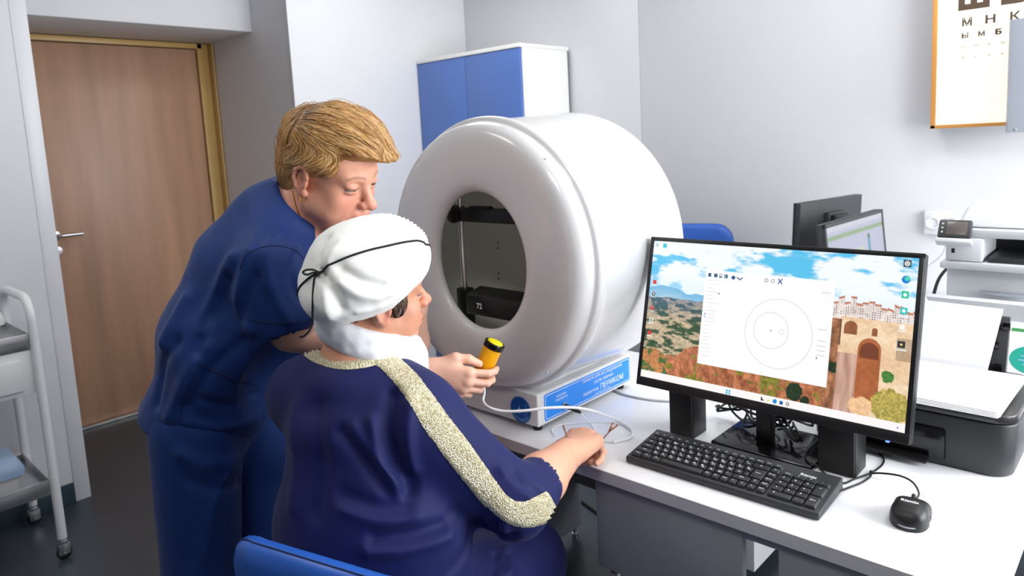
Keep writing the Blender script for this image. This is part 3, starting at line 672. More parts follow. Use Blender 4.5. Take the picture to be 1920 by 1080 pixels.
# two black loudspeakers behind the lower edge
def speaker(x0, x1, y0, y1, h, label):
    t = thing('loudspeaker', label, 'loudspeaker', ((x0+x1)/2, (y0+y1)/2, 0.75))
    MB().box(x0, x1, y0+0.006, y1, 0.75, 0.75+h).build('cabinet_box', 'black_plastic', t, bevel=0.003)
    MB().box(x0+0.002, x1-0.002, y0, y0+0.008, 0.753, 0.75+h-0.003).build('grille', 'black_rubber', t, bevel=0.002)
speaker(-0.913, -0.848, 0.262, 0.335, 0.165, 'black loudspeaker beside the coiled cables')
speaker(-0.557, -0.477, 0.285, 0.36, 0.165, 'black loudspeaker beside the number pad corner')
# coiled black leads behind the stand
def lead(name, pts, r, m, label, grp=None, n=8, cat='cable', floor=0.75, fine=8):
    """a cable through pts; it lies on the table top (floor) and never sinks into it"""
    C_ = catmull(pts, fine) if fine else pts
    C_ = [V_ if floor is None or V_[2] > floor+r else np.array([V_[0], V_[1], floor+r]) for V_ in C_]
    return tag(MB().tube(C_, r, n).build(name, m), label, cat, grp)
rnd = random.Random(11)
tang = []                      # the tangle: loose loops that are then pushed apart so that each lies on or beside the next
for k in range(4):
    pts = []
    x0 = -0.875+0.012*k
    for i in range(26):
        a = i*0.85+k; x = x0+0.30*abs(math.sin(i*0.12+k*0.4))*(0.55+0.1*k)
        pts.append((x+0.02*math.cos(a), 0.400+0.035*math.sin(a*0.7+k), 0.768+0.012*k+0.030*(0.5+0.5*math.sin(a*1.1+k*1.7))))
    tang.append((np.array(catmull(pts, 6)), 0.0030))
for k in range(3):
    pts = [(-0.680+0.004*k, 0.372, 0.782+0.02*k), (-0.65+0.012*k, 0.345, 0.805-0.01*k), (-0.615+0.010*k, 0.318, 0.776+0.006*k), (-0.61-0.01*k, 0.345, 0.800+0.006*k), (-0.645, 0.37, 0.79+0.012*k), (-0.66, 0.40+0.008*k, 0.772+0.006*k)]
    tang.append((np.array(catmull(pts, 8)), 0.0026))
own = np.concatenate([np.full(len(p), i) for i, (p, r) in enumerate(tang)]); rad = np.concatenate([np.full(len(p), r) for p, r in tang]); Q = np.concatenate([p for p, r in tang])
seq = np.concatenate([np.arange(len(p)) for p, r in tang]); near = (own[:, None] == own[None]) & (abs(seq[:, None]-seq[None]) < 7)
for it in range(140):
    dv = Q[:, None]-Q[None]; dd = np.linalg.norm(dv, axis=2)+1e-9; need = (rad[:, None]+rad[None])*1.22-dd; need[near] = 0; need = np.maximum(need, 0)
    Q = Q+(dv/dd[..., None]*need[..., None]).sum(1)*0.30
    for i in range(len(tang)):             # stay a smooth cable
        m_ = np.where(own == i)[0]; Q[m_[1:-1]] += 0.12*((Q[m_[:-2]]+Q[m_[2:]])/2-Q[m_[1:-1]])
    on_base = (Q[:, 0] > -0.806) & (Q[:, 0] < -0.554) & (Q[:, 1] < 0.452)
    Q[:, 2] = np.maximum(Q[:, 2], np.where(on_base, 0.762, 0.75)+rad+0.0004)
    cl = (Q[:, 0] > -0.717) & (Q[:, 0] < -0.667) & (Q[:, 1] < 0.352); Q[cl, 1] = 0.352   # behind the column
    sp_l = (Q[:, 0] < -0.840) & (Q[:, 1] < 0.343); Q[sp_l, 0] = -0.840
    Q[:, 1] = np.minimum(Q[:, 1], 0.447)
for i, (p, r) in enumerate(tang):
    lead('cable', list(Q[own == i]), r, 'cable_black', 'tangled black lead behind the monitor stand', 'black leads behind the monitor stand', fine=0)
lead('cable', [(-0.905, 0.362, 0.758), (-0.928, 0.340, 0.768), (-0.938, 0.322, 0.795), (-0.930, 0.330, 0.818), (-0.922, 0.350, 0.805), (-0.926, 0.360, 0.778), (-0.905, 0.372, 0.765), (-0.880, 0.378, 0.756)], 0.0042, 'cable_black', 'thick black lead looped beside the loudspeaker')
pA = [at_z(x, y, 0.7535) for x, y in ((1168, 739), (1192, 745), (1222, 750), (1248, 752))]
lead('cable', [at_z(1150, 731, 0.7535)]+pA+[at_z(1275, 752, 0.7535), at_z(1300, 750, 0.7535)], 0.0030, 'cable_grey', 'thin grey lead running behind the blue labelled base')

# ------------------------------------------------------------------ keyboard
KW, KD = 0.436, 0.142
kb = thing('keyboard', 'black full size computer keyboard with white key legends', 'keyboard', (-0.694, 0.1385, 0.75), math.radians(0.7))
kb.matrix_basis = Matrix.Translation((-0.694, 0.1385, 0.750)) @ Matrix.Rotation(math.radians(0.9), 4, 'Z')
th = math.radians(7.0)
def kz(y): return 0.0165+(y+KD/2)*math.tan(th)        # height of the deck
c = MB(); hw, hd_ = KW/2, KD/2
c.hexa([(-hw, -hd_, 0.002), (hw, -hd_, 0.002), (hw, hd_, 0.006), (-hw, hd_, 0.006), (-hw, -hd_+0.001, kz(-hd_)), (hw, -hd_+0.001, kz(-hd_)), (hw, hd_, kz(hd_)), (-hw, hd_, kz(hd_))])
c.build('case', 'dark_plastic', kb, bevel=0.003, seg=3, local=True)
for x in (-0.17, 0.17):
    MB().box(x-0.012, x+0.012, hd_-0.02, hd_-0.006, 0.0, 0.012).build('foot', 'black_rubber', kb, local=True)
    MB().box(x-0.012, x+0.012, -hd_+0.006, -hd_+0.016, 0.0, 0.004).build('foot', 'black_rubber', kb, local=True)
U_ = 0.0196; keymesh = {}; legends = MB()
def key(x, y, w, h, leg=None):
    """x,y: lower left corner in the deck plane"""
    k = (round(w, 4), round(h, 4))
    if k not in keymesh:
        b = MB(); g = 0.0006; t = 0.0028
        b.hexa([(g, g, 0), (w-g, g, 0), (w-g, h-g, 0), (g, h-g, 0), (t, t*0.8, 0.0075), (w-t, t*0.8, 0.0075), (w-t, h-t*1.2, 0.0075), (t, h-t*1.2, 0.0075)])
        o = b.build('key', 'key_black', None, bevel=0.0009, seg=2); keymesh[k] = o.data; bpy.data.objects.remove(o)
    o = bpy.data.objects.new('key', keymesh[k]); COL.objects.link(o); o.parent = kb
    R = Matrix.Rotation(th, 4, 'X'); o.matrix_basis = Matrix.Translation((x, y, kz(y)-0.0008)) @ R
    if leg:
        ex = (1, 0, 0); ey = (0, math.cos(th), math.sin(th)); nz = np.array([0, -math.sin(th), math.cos(th)])
        B = np.array([x, y, kz(y)-0.0008])+nz*0.0078
        for (kk, u, v, s_) in leg:
            put_text(legends, kk, B+np.array(ex)*w*u+np.array(ey)*h*v, ex, ey, s_)
LX = -hw+0.010; rows_y = [-hd_+0.0085+i*U_*0.97 for i in range(6)]; RH = U_*0.97
lat = ['1234567890-=', 'QWERTYUIOP[]', "ASDFGHJKL;'", 'ZXCVBNM,./']
cyr = ['!"№;%:?*()-=', 'ЙЦУКЕНГШЩЗХЪ', 'ФЫВАПРОЛДЖЭ', 'ЯЧСМИТЬБЮ.']
def two(a, b):
    L_ = []
    if 'k_'+a in TXT: L_.append(('k_'+a, 0.38, 0.62, 0.0075))
    if 'k_'+b in TXT: L_.append(('k_'+b, 0.60, 0.36, 0.0075))
    return L_
def word(t, s_=0.0055): return [('w_'+t, 0.5, 0.55, s_)]
y = rows_y[5]; names = ['Esc']+['F%d' % i for i in range(1, 13)]; ww = 15.0/15
for i in range(15): key(LX+i*U_*ww, y, U_*ww, RH*0.86, word((names+['Num', 'Del'])[i], 0.006))
y = rows_y[4]; key(LX, y, U_, RH, two('`', 'Ё'))
for i in range(12): key(LX+U_*(1+i), y, U_, RH, two(lat[0][i], cyr[0][i]))
key(LX+U_*13, y, U_*2, RH, word('←', 0.008))
y = rows_y[3]; key(LX, y, U_*1.5, RH, word('Tab'))
for i in range(12): key(LX+U_*(1.5+i), y, U_, RH, two(lat[1][i], cyr[1][i]))
y = rows_y[2]; key(LX, y, U_*1.75, RH, word('Caps'))
for i in range(11): key(LX+U_*(1.75+i), y, U_, RH, two(lat[2][i], cyr[2][i]))
key(LX+U_*13.5, y, U_*1.5, RH*2, word('Enter'))
key(LX+U_*12.75, y, U_*0.75, RH)
y = rows_y[1]; key(LX, y, U_*2.0, RH, word('Shift'))
for i in range(10): key(LX+U_*(2+i), y, U_, RH, two(lat[3][i], cyr[3][i]))
key(LX+U_*12, y, U_*2, RH, word('Shift')); key(LX+U_*14, y, U_, RH, word('↑', 0.008))
y = rows_y[0]; x = LX
for wd_, t_ in ((1.25, 'Ctrl'), (1.25, 'Fn'), (1.25, 'Alt'), (5.25, None), (1.0, 'Alt'), (1.0, 'Fn'), (1.0, 'Ctrl'), (1.0, '←'), (1.0, '↓'), (1.0, '→')):
    key(x, y, U_*wd_, RH, word(t_) if t_ else None); x += U_*wd_
NX = LX+U_*15.05
for i, t_ in enumerate(('End', 'PgDn', 'PgUp', 'Home', 'Ins')): key(NX, rows_y[i], U_, RH, word(t_, 0.0055))
key(NX, rows_y[5], U_, RH*0.86, word('Del'))
PX = NX+U_*1.25
pu = (hw-0.009-PX)/4
for j, row in enumerate((('0', '0', ',', None), ('1', '2', '3', 'Enter'), ('4', '5', '6', None), ('7', '8', '9', '+'), ('Num', '/', '*', '-'))):
    yy = rows_y[j]
    for i, t_ in enumerate(row):
        if t_ is None: continue
        if j == 0 and i == 0: key(PX, yy, pu*2, RH, [('k_0', 0.25, 0.55, 0.0075)]); continue
        if j == 0 and i == 1: continue
        if t_ == 'Enter': key(PX+3*pu, rows_y[0], pu, RH*2, word('Enter', 0.005)); continue
        if t_ == '+': key(PX+3*pu, rows_y[2], pu, RH*2, [('w_+', 0.5, 0.7, 0.008)]); continue
        key(PX+i*pu, yy, pu, RH if j < 4 else RH*0.9, word(t_) if 'w_'+t_ in TXT else [('k_'+t_, 0.4, 0.6, 0.0075)])
legends.build('key_legends', 'print_white', kb, local=True, recalc=False, smooth=False)['kind'] = 'stuff'
bt = MB(); ey_ = (0, math.cos(th), math.sin(th)); put_text(bt, 'rmx', (PX+pu*1.9, rows_y[5]+RH*0.55, kz(rows_y[5]+RH*0.55)+0.0004), (1, 0, 0), ey_, 0.0125)
bt.build('maker_name', 'print_white', kb, local=True, recalc=False)

# ------------------------------------------------------------------ mouse
ms = thing('computer_mouse', 'black optical mouse with a silver logo on the white desk', 'mouse', (-0.345, 0.186, 0.75), math.radians(6))
ny, nx = 26, 20; rings = []
for i in range(ny+1):
    t_ = i/ny; yy = -0.053+0.106*t_
    wv = 0.0335*(1-abs(2*t_-1)**3.2)**0.5*(1.0-0.10*math.exp(-((t_-0.55)/0.2)**2)+0.05*t_)+0.0006
    hv = 0.040*(1-abs(2*t_-0.86)**2.4/1.7)*(1 if t_ < 0.97 else 0.8)*min(1, (t_+0.02)*9)**0.45*min(1, (1.02-t_)*9)**0.3
    ring_ = []
    for j in range(nx+1):
        a = math.pi*j/nx; ca, sa = math.cos(a), math.sin(a)
        ring_.append((wv*np.sign(ca)*abs(ca)**0.62*(1+0.06*sa), yy, 0.004+max(hv-0.004, 0.001)*abs(sa)**0.72))
    ring_ += [(wv*0.94*(1-2*j/6), yy, 0.0006) for j in range(6, -1, -1)][::1][::-1][::-1]
    rings.append(ring_)
MB().ring_loft(rings).build('shell', 'black_plastic', ms, local=True, angle=55)
MB().tube([(0.0330*math.sin(a)*1.04*(1-0.08*max(0, math.cos(a))), -0.004-0.0495*math.cos(a), 0.0088) for a in np.linspace(-2.1, 2.1, 40)], 0.0013, 8).build('side_strip', 'grey_metal', ms, local=True)
MB().lathe([(0.0, -0.003), (0.010, -0.003), (0.011, 0), (0.010, 0.003), (0, 0.003)], (0, 0.030, 0.0265), (1, 0, 0), 24).build('scroll_wheel', 'black_rubber', ms, local=True)
rm = MB(); put_text(rm, 'rmx', (-0.001, -0.010, 0.0405), (1, 0, 0), (0, 0.995, 0.05), 0.0115); rm.build('maker_name', 'print_white', ms, local=True, recalc=False)
c1 = [(-0.350, 0.238, 0.765)]+[at_z(x, y, z) for x, y, z in ((1723, 925, 0.772), (1712, 905, 0.78), (1690, 893, 0.775), (1660, 888, 0.765), (1634, 888, 0.758), (1605, 897, 0.7525), (1583, 906, 0.7525))]+[(-0.502, 0.262, 0.7525), (-0.532, 0.270, 0.7530), (-0.553, 0.273, 0.7650), (-0.575, 0.282, 0.7655), (-0.592, 0.315, 0.7645), (-0.598, 0.365, 0.7645), (-0.600, 0.410, 0.7645), (-0.605, 0.44, 0.7645)]
lead('cable', c1, 0.0021, 'cable_black', 'thin black lead of the computer mouse')
c2 = [(-0.478, 0.192, 0.762)]+[at_z(x, y, 0.7535) for x, y in ((1590, 915), (1615, 905), (1632, 893), (1632, 884))]+[(-0.456, 0.345, 0.7525), (-0.452, 0.385, 0.7525), (-0.458, 0.420, 0.7525), (-0.478, 0.446, 0.7525)]
lead('cable', c2, 0.0021, 'cable_black', 'thin black lead leaving the keyboard corner')

# ------------------------------------------------------------------ black inkjet printer with paper
pr = thing('inkjet_printer', 'low black inkjet printer loaded with white paper', 'printer', (-0.40, 0.6, 0.75))
px0, px1, py0, py1, pz1 = -0.640, -0.220, 0.455, 0.775, 0.893
def rbox(x0, x1, y0, y1, z0, z1, r, n=6, taper=0.0):
    a = rrect(x1-x0, y1-y0, r, n, (x0+x1)/2, (y0+y1)/2); cx, cy = (x0+x1)/2, (y0+y1)/2
    lo = [(cx+(x-cx)*(1-taper), cy+(y-cy)*(1-taper), z0) for x, y in a]; hi = [(x, y, z1) for x, y in a]
    return [lo, hi]
b = MB(); lo, hi = rbox(px0, px1, py0, py1, 0.760, 0.868, 0.045, 6, 0.03)
b.ring_loft([[(x, y, 0.752) for x, y, z in lo], lo, hi]); body = b.build('body', 'dark_plastic', pr, bevel=0.004, angle=50)
b = MB(); lo, hi = rbox(px0+0.002, px1-0.001, py0-0.002, py1, 0.870, 0.889, 0.046, 6)
b.ring_loft([lo, hi]); b.build('lid', 'printer_lid', pr, bevel=0.004, angle=50)
MB().box(-0.56, -0.345, py0-0.004, py0+0.02, 0.765, 0.838).build('output_slot', 'black_gloss', pr, bevel=0.006)
MB().hexa([(-0.53, py0-0.030, 0.760), (-0.375, py0-0.030, 0.760), (-0.375, py0+0.01, 0.760), (-0.53, py0+0.01, 0.760), (-0.53, py0-0.030, 0.766), (-0.375, py0-0.030, 0.766), (-0.375, py0+0.01, 0.772), (-0.53, py0+0.01, 0.772)]).build('output_tray', 'black_plastic', pr, bevel=0.002)
MB().box(-0.60, -0.262, py0+0.012, 0.60, 0.889, 0.8915).build('scanner_seam', 'black_plastic', pr, bevel=0.001)
sp_ = MB().hexa([(-0.50, 0.735, 0.885), (-0.282, 0.735, 0.885), (-0.282, 0.745, 0.885), (-0.50, 0.745, 0.885), (-0.50, 0.783, 1.022), (-0.282, 0.783, 1.022), (-0.282, 0.791, 1.022), (-0.50, 0.791, 1.022)])
sup = sp_.build('paper_support', 'dark_plastic', pr, bevel=0.003)
for x, z in ((-0.286, 1.0), (-0.306, 0.955), (-0.295, 0.905)):
    sc = MB(); sc.box(x-0.010, x+0.006, 0.735+(z-0.885)*0.34-0.006, 0.735+(z-0.885)*0.34, z-0.008, z+0.010); sc.box(x-0.016, x-0.006, 0.735+(z-0.885)*0.34-0.008, 0.735+(z-0.885)*0.34, z-0.004, z+0.004)
    sc.build('paper_guide', 'black_gloss', sup, bevel=0.001)
def sheet(name, corners, label, grp=None, curl=0.0, n=8, th_=0.0004, cat='paper'):
    a, b_, c_, d_ = (np.array(p, float) for p in corners); vs_ = []
    nn = np.cross(b_-a, d_-a); nn /= np.linalg.norm(nn)
    for s_ in (0, 1):
        for i in range(n+1):
            for j in range(n+1):
                u, v = i/n, j/n; p = (a*(1-u)+b_*u)*(1-v)+(d_*(1-u)+c_*u)*v
                vs_.append(p+nn*(curl*math.sin(math.pi*v)*0.6+curl*v*v*0.8)+nn*th_*s_)
    m = (n+1)**2; fs = []
    for i in range(n):
        for j in range(n):
            q = (i*(n+1)+j, (i+1)*(n+1)+j, (i+1)*(n+1)+j+1, i*(n+1)+j+1); fs.append(q[::-1]); fs.append(tuple(k+m for k in q))
    bd = [i*(n+1) for i in range(n+1)]+[n*(n+1)+j for j in range(1, n+1)]+[i*(n+1)+n for i in range(n-1, -1, -1)]+[j for j in range(n-1, 0, -1)]
    for i in range(len(bd)): a_, b2 = bd[i], bd[(i+1) % len(bd)]; fs.append((a_, b2, b2+m, a_+m))
    return tag(MB().add(vs_, fs).build(name, 'paper'), label, cat, grp)
sheet('paper_sheet', [(-0.472, 0.700, 0.890), (-0.316, 0.712, 0.890), (-0.294, 0.765, 1.045), (-0.458, 0.754, 1.050)], 'blank white sheet standing upright in the paper support of the black printer', curl=-0.006)
for k in range(5):
    dx = 0.006*rnd.random(); a = math.radians(-1.5+rnd.random()*3); z = 0.8945+0.0018*k
    P = [(-0.465+dx, 0.424+0.004*k, z), (-0.250+dx, 0.424+0.003*k, z), (-0.238+dx, 0.690, z+0.006), (-0.455+dx, 0.690, z+0.006)]
    sheet('paper_sheet', P, 'white sheet in the loose pile lying on the black printer lid', 'loose sheets on the printer lid', curl=0.003)

# ------------------------------------------------------------------ white laser printer on the second desk
lp = thing('laser_printer', 'white multifunction laser printer with a small dark touch panel', 'printer', (-0.3, 1.3, 0.75))
qx0, qx1, qy0, qy1 = -0.505, -0.085, 1.12, 1.52
MB().box(qx0, qx1, qy0, qy1, 0.752, 0.925).build('cassette', 'printer_white', lp, bevel=0.008)
MB().box(qx0+0.12, qx1-0.12, qy0-0.004, qy0+0.01, 0.855, 0.885).build('cassette_grip', 'cable_grey', lp, bevel=0.004)
MB().box(qx0+0.01, qx1, qy0+0.03, qy1, 0.925, 1.085).build('body', 'printer_white', lp, bevel=0.008)
MB().hexa([(qx0+0.0, qy0-0.035, 0.930), (qx1, qy0-0.035, 0.930), (qx1, qy0+0.03, 0.930), (qx0+0.0, qy0+0.03, 0.930), (qx0-0.022, qy0-0.075, 0.995), (qx1, qy0-0.075, 0.995), (qx1, qy0-0.05, 1.0), (qx0-0.022, qy0-0.05, 1.0)]).build('manual_feed_flap', 'printer_white', lp, bevel=0.006)
MB().box(qx0+0.10, qx0+0.21, qy0+0.0, qy0+0.031, 0.999, 1.005).build('feed_guide', 'grey_metal', lp, bevel=0.001)
MB().box(qx0, qx1, qy0-0.01, qy1, 1.068, 1.09).build('shelf', 'printer_white', lp, bevel=0.006)
MB().box(qx0+0.115, qx1-0.02, qy0+0.012, qy0+0.2, 1.090, 1.104).build('output_bed', 'dark_plastic', lp, bevel=0.002)
MB().box(qx0+0.012, qx0+0.105, qy0, qy1, 1.09, 1.16).build('side_pillar', 'printer_white', lp, bevel=0.008)
MB().box(qx0+0.105, qx1, qy0+0.2, qy1, 1.09, 1.16).build('output_recess', 'black_plastic', lp)
MB().box(qx0+0.028, qx0+0.036, qy0-0.001, qy0+0.004, 1.115, 1.128).build('usb_port', 'black_plastic', lp)
MB().box(qx0+0.012, qx1, qy0+0.005, qy1, 1.16, 1.185).build('scanner_base', 'printer_white', lp, bevel=0.006)
MB().hexa([(qx0+0.03, qy0+0.03, 1.186), (qx1, qy0+0.03, 1.186), (qx1, qy1, 1.186), (qx0+0.03, qy1, 1.186), (qx0+0.05, qy0+0.08, 1.245), (qx1, qy0+0.08, 1.245), (qx1, qy1-0.02, 1.245), (qx0+0.05, qy1-0.02, 1.245)]).build('document_feeder', 'printer_white', lp, bevel=0.012, seg=3)
MB().box(qx0+0.24, qx1, qy0+0.028, qy0+0.05, 1.188, 1.198).build('feeder_slot', 'black_plastic', lp)
a_ = math.radians(32)
def pp(u, v, w_): return (qx0-0.008+u, qy0-0.012+v*math.sin(a_)-w_*math.cos(a_), 1.160+v*math.cos(a_)+w_*math.sin(a_))
def pbox(mb, u0, u1, v0, v1, w0, w1): return mb.hexa([pp(u0,v0,w1), pp(u1,v0,w1), pp(u1,v0,w0), pp(u0,v0,w0), pp(u0,v1,w1), pp(u1,v1,w1), pp(u1,v1,w0), pp(u0,v1,w0)])
pn = pbox(MB(), 0, 0.084, 0, 0.058, -0.012, 0.004).build('control_panel', 'dark_plastic', lp, bevel=0.006)
pbox(MB(), 0.022, 0.074, 0.009, 0.050, 0.0035, 0.0048).build('touch_screen', 'screen_grey', pn, bevel=0.001)
for v in (0.014, 0.027, 0.040): pbox(MB(), 0.009, 0.014, v, v+0.005, 0.0035, 0.0048).build('button', 'cable_grey', pn)
pbox(MB(), -0.004, 0.088, -0.014, 0.0, -0.03, 0.002).build('panel_hinge', 'printer_white', lp, bevel=0.004)
pl_ = MB(); pl_.box(qx0+0.05, qx0+0.075, qy0-0.0725, qy0-0.060, 0.963, 0.970); pl_.box(qx0+0.078, qx0+0.112, qy0-0.0695, qy0-0.060, 0.965, 0.969)
pl_.build('maker_plate', 'cable_grey', lp)
# leaflet with a teal oval standing in front of the cassette
lf = thing('leaflet', 'white leaflet with a teal oval and green stripe behind the black printer', 'leaflet', (-0.22, 1.0, 0.75))
def lq(u, v, w_=0): return (-0.315+u, 0.985+v*0.22-w_, 0.752+v)
def lquad(mb, u0, u1, v0, v1, w_): mb.add([lq(u0, v0, w_), lq(u1, v0, w_), lq(u1, v1, w_), lq(u0, v1, w_)], [(0, 1, 2, 3)])
MB().hexa([lq(0,0), lq(.21,0), lq(.21,0,-.002), lq(0,0,-.002), lq(0,.20), lq(.21,.20), lq(.21,.20,-.002), lq(0,.20,-.002)]).build('sheet', 'paper', lf)
s_ = MB(); lquad(s_, 0.003, 0.207, 0.176, 0.184, 0.0006); s_.build('stripe', 'green_print', lf, recalc=False)
s_ = MB(); s_.add([lq(0.052+0.050*math.cos(a), 0.105+0.036*math.sin(a), 0.0006) for a in np.linspace(0, 2*math.pi, 36, endpoint=False)], [tuple(range(36))]); s_.build('oval', 'teal', lf, recalc=False)
s_ = MB()
for k, wd_ in enumerate((0.05, 0.06, 0.04)): lquad(s_, 0.052-wd_/2, 0.052+wd_/2, 0.113-0.011*k, 0.116-0.011*k, 0.0012)
s_.build('print_lines', 'print_pale', lf, recalc=False)

# ------------------------------------------------------------------ the two monitors of the second desk
def small_monitor(label, A0, B0, ztop, hgt, facing, tilt, lit):
    """A0,B0: left/right top corners (x,y) as seen from the front"""
    A0, B0 = np.array(A0), np.array(B0); ex = (B0-A0)/np.linalg.norm(B0-A0); w_ = np.linalg.norm(B0-A0)
    nf = np.array([ex[1], -ex[0]])           # front normal
    c_ = (A0+B0)/2
    t = thing('monitor', label, 'monitor', (c_[0], c_[1], 0.75))
    def P(u, v, d): # u along, v down from the top, d behind the front
        q = A0+ex*u-nf*(d-v*math.sin(tilt)); return (q[0], q[1], ztop-v*math.cos(tilt)-d*math.sin(tilt)*0)
    def bx(mb, u0, u1, v0, v1, d0, d1): mb.hexa([P(u0,v1,d0), P(u1,v1,d0), P(u1,v1,d1), P(u0,v1,d1), P(u0,v0,d0), P(u1,v0,d0), P(u1,v0,d1), P(u0,v0,d1)]); return mb
    bx(MB(), 0, w_, 0, hgt, 0.003, 0.032).build('casing', 'dark_plastic', t, bevel=0.003)
    f = MB(); bx(f, 0, w_, 0, 0.012, 0, 0.01); bx(f, 0, w_, hgt-0.018, hgt, 0, 0.01); bx(f, 0, 0.012, 0, hgt, 0, 0.01); bx(f, w_-0.012, w_, 0, hgt, 0, 0.01); f.build('bezel', 'dark_plastic', t)
    Wp, Hp = 64, 36; img = np.zeros((Hp, Wp, 3)); 
    if lit:
        img[:] = [lin(206), lin(208), lin(232)]; img[:3] = [lin(225), lin(228), lin(240)]; img[5:7] = [lin(150), lin(186), lin(130)]; img[14:, 8:40] = [lin(214), lin(226), lin(214)]; img[9:30, 44:47] = [lin(90), lin(170), lin(200)]; img[20:23, 44:47] = [lin(220), lin(110), lin(110)]; img[9:11, 44:47] = [lin(70), lin(120), lin(100)]
    else: img[:] = [lin(30), lin(34), lin(44)]
    grid_screen('screen', P(0.012, 0.012, 0.002), P(w_-0.012, 0.012, 0.002), P(0.012, hgt-0.018, 0.002), Wp, Hp, img, 0.75 if lit else 0.5, t)
    bx(MB(), w_/2-0.055, w_/2+0.055, 0.05, 0.20, 0.03, 0.055).build('back_hump', 'dark_plastic', t, bevel=0.004)
    bx(MB(), w_/2-0.045, w_/2+0.045, 0.06, 0.16, 0.055, 0.075).build('mount', 'black_plastic', t, bevel=0.003)
    q = np.array(P(w_/2, 0.15, 0.07)); MB().box(q[0]-0.02, q[0]+0.02, q[1]-0.02, q[1]+0.02, 0.76, q[2]).build('stand_column', 'dark_plastic', t, bevel=0.004)
    MB().box(q[0]-0.11, q[0]+0.11, q[1]-0.09, q[1]+0.09, 0.75, 0.762).build('stand_base', 'dark_plastic', t, bevel=0.004)
p0 = at_d(1546, 428, 2.42); p1 = at_d(1655, 388, 2.78)
small_monitor('switched on monitor with pale lilac screen on the second desk', p0[:2], p1[:2], 1.165, 0.29, 1, 0.10, True)
q0 = at_d(1488, 379, 2.78); q1 = at_d(1603, 362, 3.02)
small_monitor('dark monitor turned with its back to the white printer', q1[:2], q0[:2], 1.205, 0.32, -1, 0.05, False)

# ------------------------------------------------------------------ wall sockets with leads behind the white printer
sk = thing('wall_socket', 'white double wall socket beside the white printer', 'wall socket', (-0.72, YW, 1.06))
MB().box(-0.790, -0.655, YW-0.028, YW, 1.016, 1.116).build('plate', 'pvc_white', sk, bevel=0.004)
for x in (-0.757, -0.690): MB().lathe([(0.0005, 0.0010), (0.020, 0.0010), (0.0215, 0.006), (0.026, 0.006), (0.027, -0.001)], (x, YW-0.028, 1.066), (0, -1, 0), 24, cap0=True).build('outlet', 'pvc_white', sk)
lead('cable', [(-0.69, YW-0.03, 1.062), (-0.69, YW-0.09, 1.05), (-0.70, YW-0.10, 0.95), (-0.78, YW-0.12, 0.86), (-0.80, YW-0.2, 0.756), (-0.75, 1.85, 0.756)], 0.0035, 'cable_grey', 'grey lead hanging from the wall socket')
lead('cable', [(-0.55, 1.60, 1.02), (-0.60, 1.56, 0.95), (-0.615, 1.50, 0.85), (-0.64, 1.42, 0.757), (-0.70, 1.35, 0.757), (-0.62, 1.25, 0.757), (-0.54, 1.2, 0.757)], 0.0055, 'cable_black', 'thick black lead beside the white printer')

# ------------------------------------------------------------------ trolley by the left wall
tr = thing('medical_trolley', 'white two tier medical trolley with steel shelves and a drawer', 'trolley', (-3.29, -0.9, 0))
tx0, tx1, ty1, ty0 = -3.475, -3.069, -0.585, -1.22
for y in (ty1, ty0):
    U1 = [(tx1, y, 0.085), (tx1, y, 0.5), (tx1, y, 0.93)]+[(tx1-0.09+0.09*math.cos(a), y, 0.93+0.09*math.sin(a)) for a in np.linspace(0.2, math.pi/2, 7)]
    U2 = [(tx0+0.09-0.09*math.cos(a), y, 0.93+0.09*math.sin(a)) for a in np.linspace(math.pi/2, 0.2, 7)]+[(tx0, y, 0.93), (tx0, y, 0.5), (tx0, y, 0.085)]
    MB().tube(U1+U2, 0.0165, 14).build('end_frame', 'white_lacquer', tr, angle=60)
def tray(z, name):
    t = MB(); t.box(tx0+0.012, tx1-0.004, ty0+0.012, ty1-0.012, z-0.004, z)
    t.box(tx1-0.010, tx1-0.004, ty0+0.012, ty1-0.012, z-0.035, z+0.024); t.box(tx0+0.012, tx0+0.018, ty0+0.012, ty1-0.012, z-0.035, z+0.024)
    t.box(tx0+0.012, tx1-0.004, ty1-0.018, ty1-0.012, z-0.035, z+0.024); t.box(tx0+0.012, tx1-0.004, ty0+0.012, ty0+0.018, z-0.035, z+0.024)
    t.build(name, 'steel', tr, bevel=0.0015)
tray(0.868, 'top_shelf'); tray(0.300, 'bottom_shelf')
MB().box(tx0+0.02, tx1-0.008, ty0+0.016, ty1-0.016, 0.665, 0.832).build('drawer_case', 'white_lacquer', tr, bevel=0.002)
dw = MB().box(tx1-0.010, tx1+0.001, ty0+0.06, ty1-0.052, 0.685, 0.800).build('drawer', 'white_lacquer', tr, bevel=0.002)
MB().tube(catmull([(tx1, -0.95, 0.745), (tx1+0.02, -0.95, 0.745), (tx1+0.02, -0.86, 0.745), (tx1, -0.86, 0.745)], 5), 0.004, 8).build('handle', 'steel', dw)
for x in (tx1, tx0):
    for y in (ty1, ty0):
        cs = MB().cyl((x, y, 0.075), (x, y, 0.095), 0.012, n=14); cs.box(x-0.013, x+0.013, y-0.014, y+0.014, 0.062, 0.078)
        cs.box(x-0.013, x-0.009, y-0.020, y+0.020, 0.022, 0.066); cs.box(x+0.009, x+0.013, y-0.020, y+0.020, 0.022, 0.066)
        cf = cs.build('caster_fork', 'steel', tr, bevel=0.0015)
        MB().lathe([(0, -0.008), (0.022, -0.008), (0.026, -0.005), (0.026, 0.005), (0.022, 0.008), (0, 0.008)], (x, y, 0.026), (1, 0, 0), 22).build('wheel', 'black_rubber', cf)
        MB().cyl((x-0.017, y+0.0, 0.026), (x+0.017, y, 0.026), 0.004, n=8).build('axle', 'steel', cf)
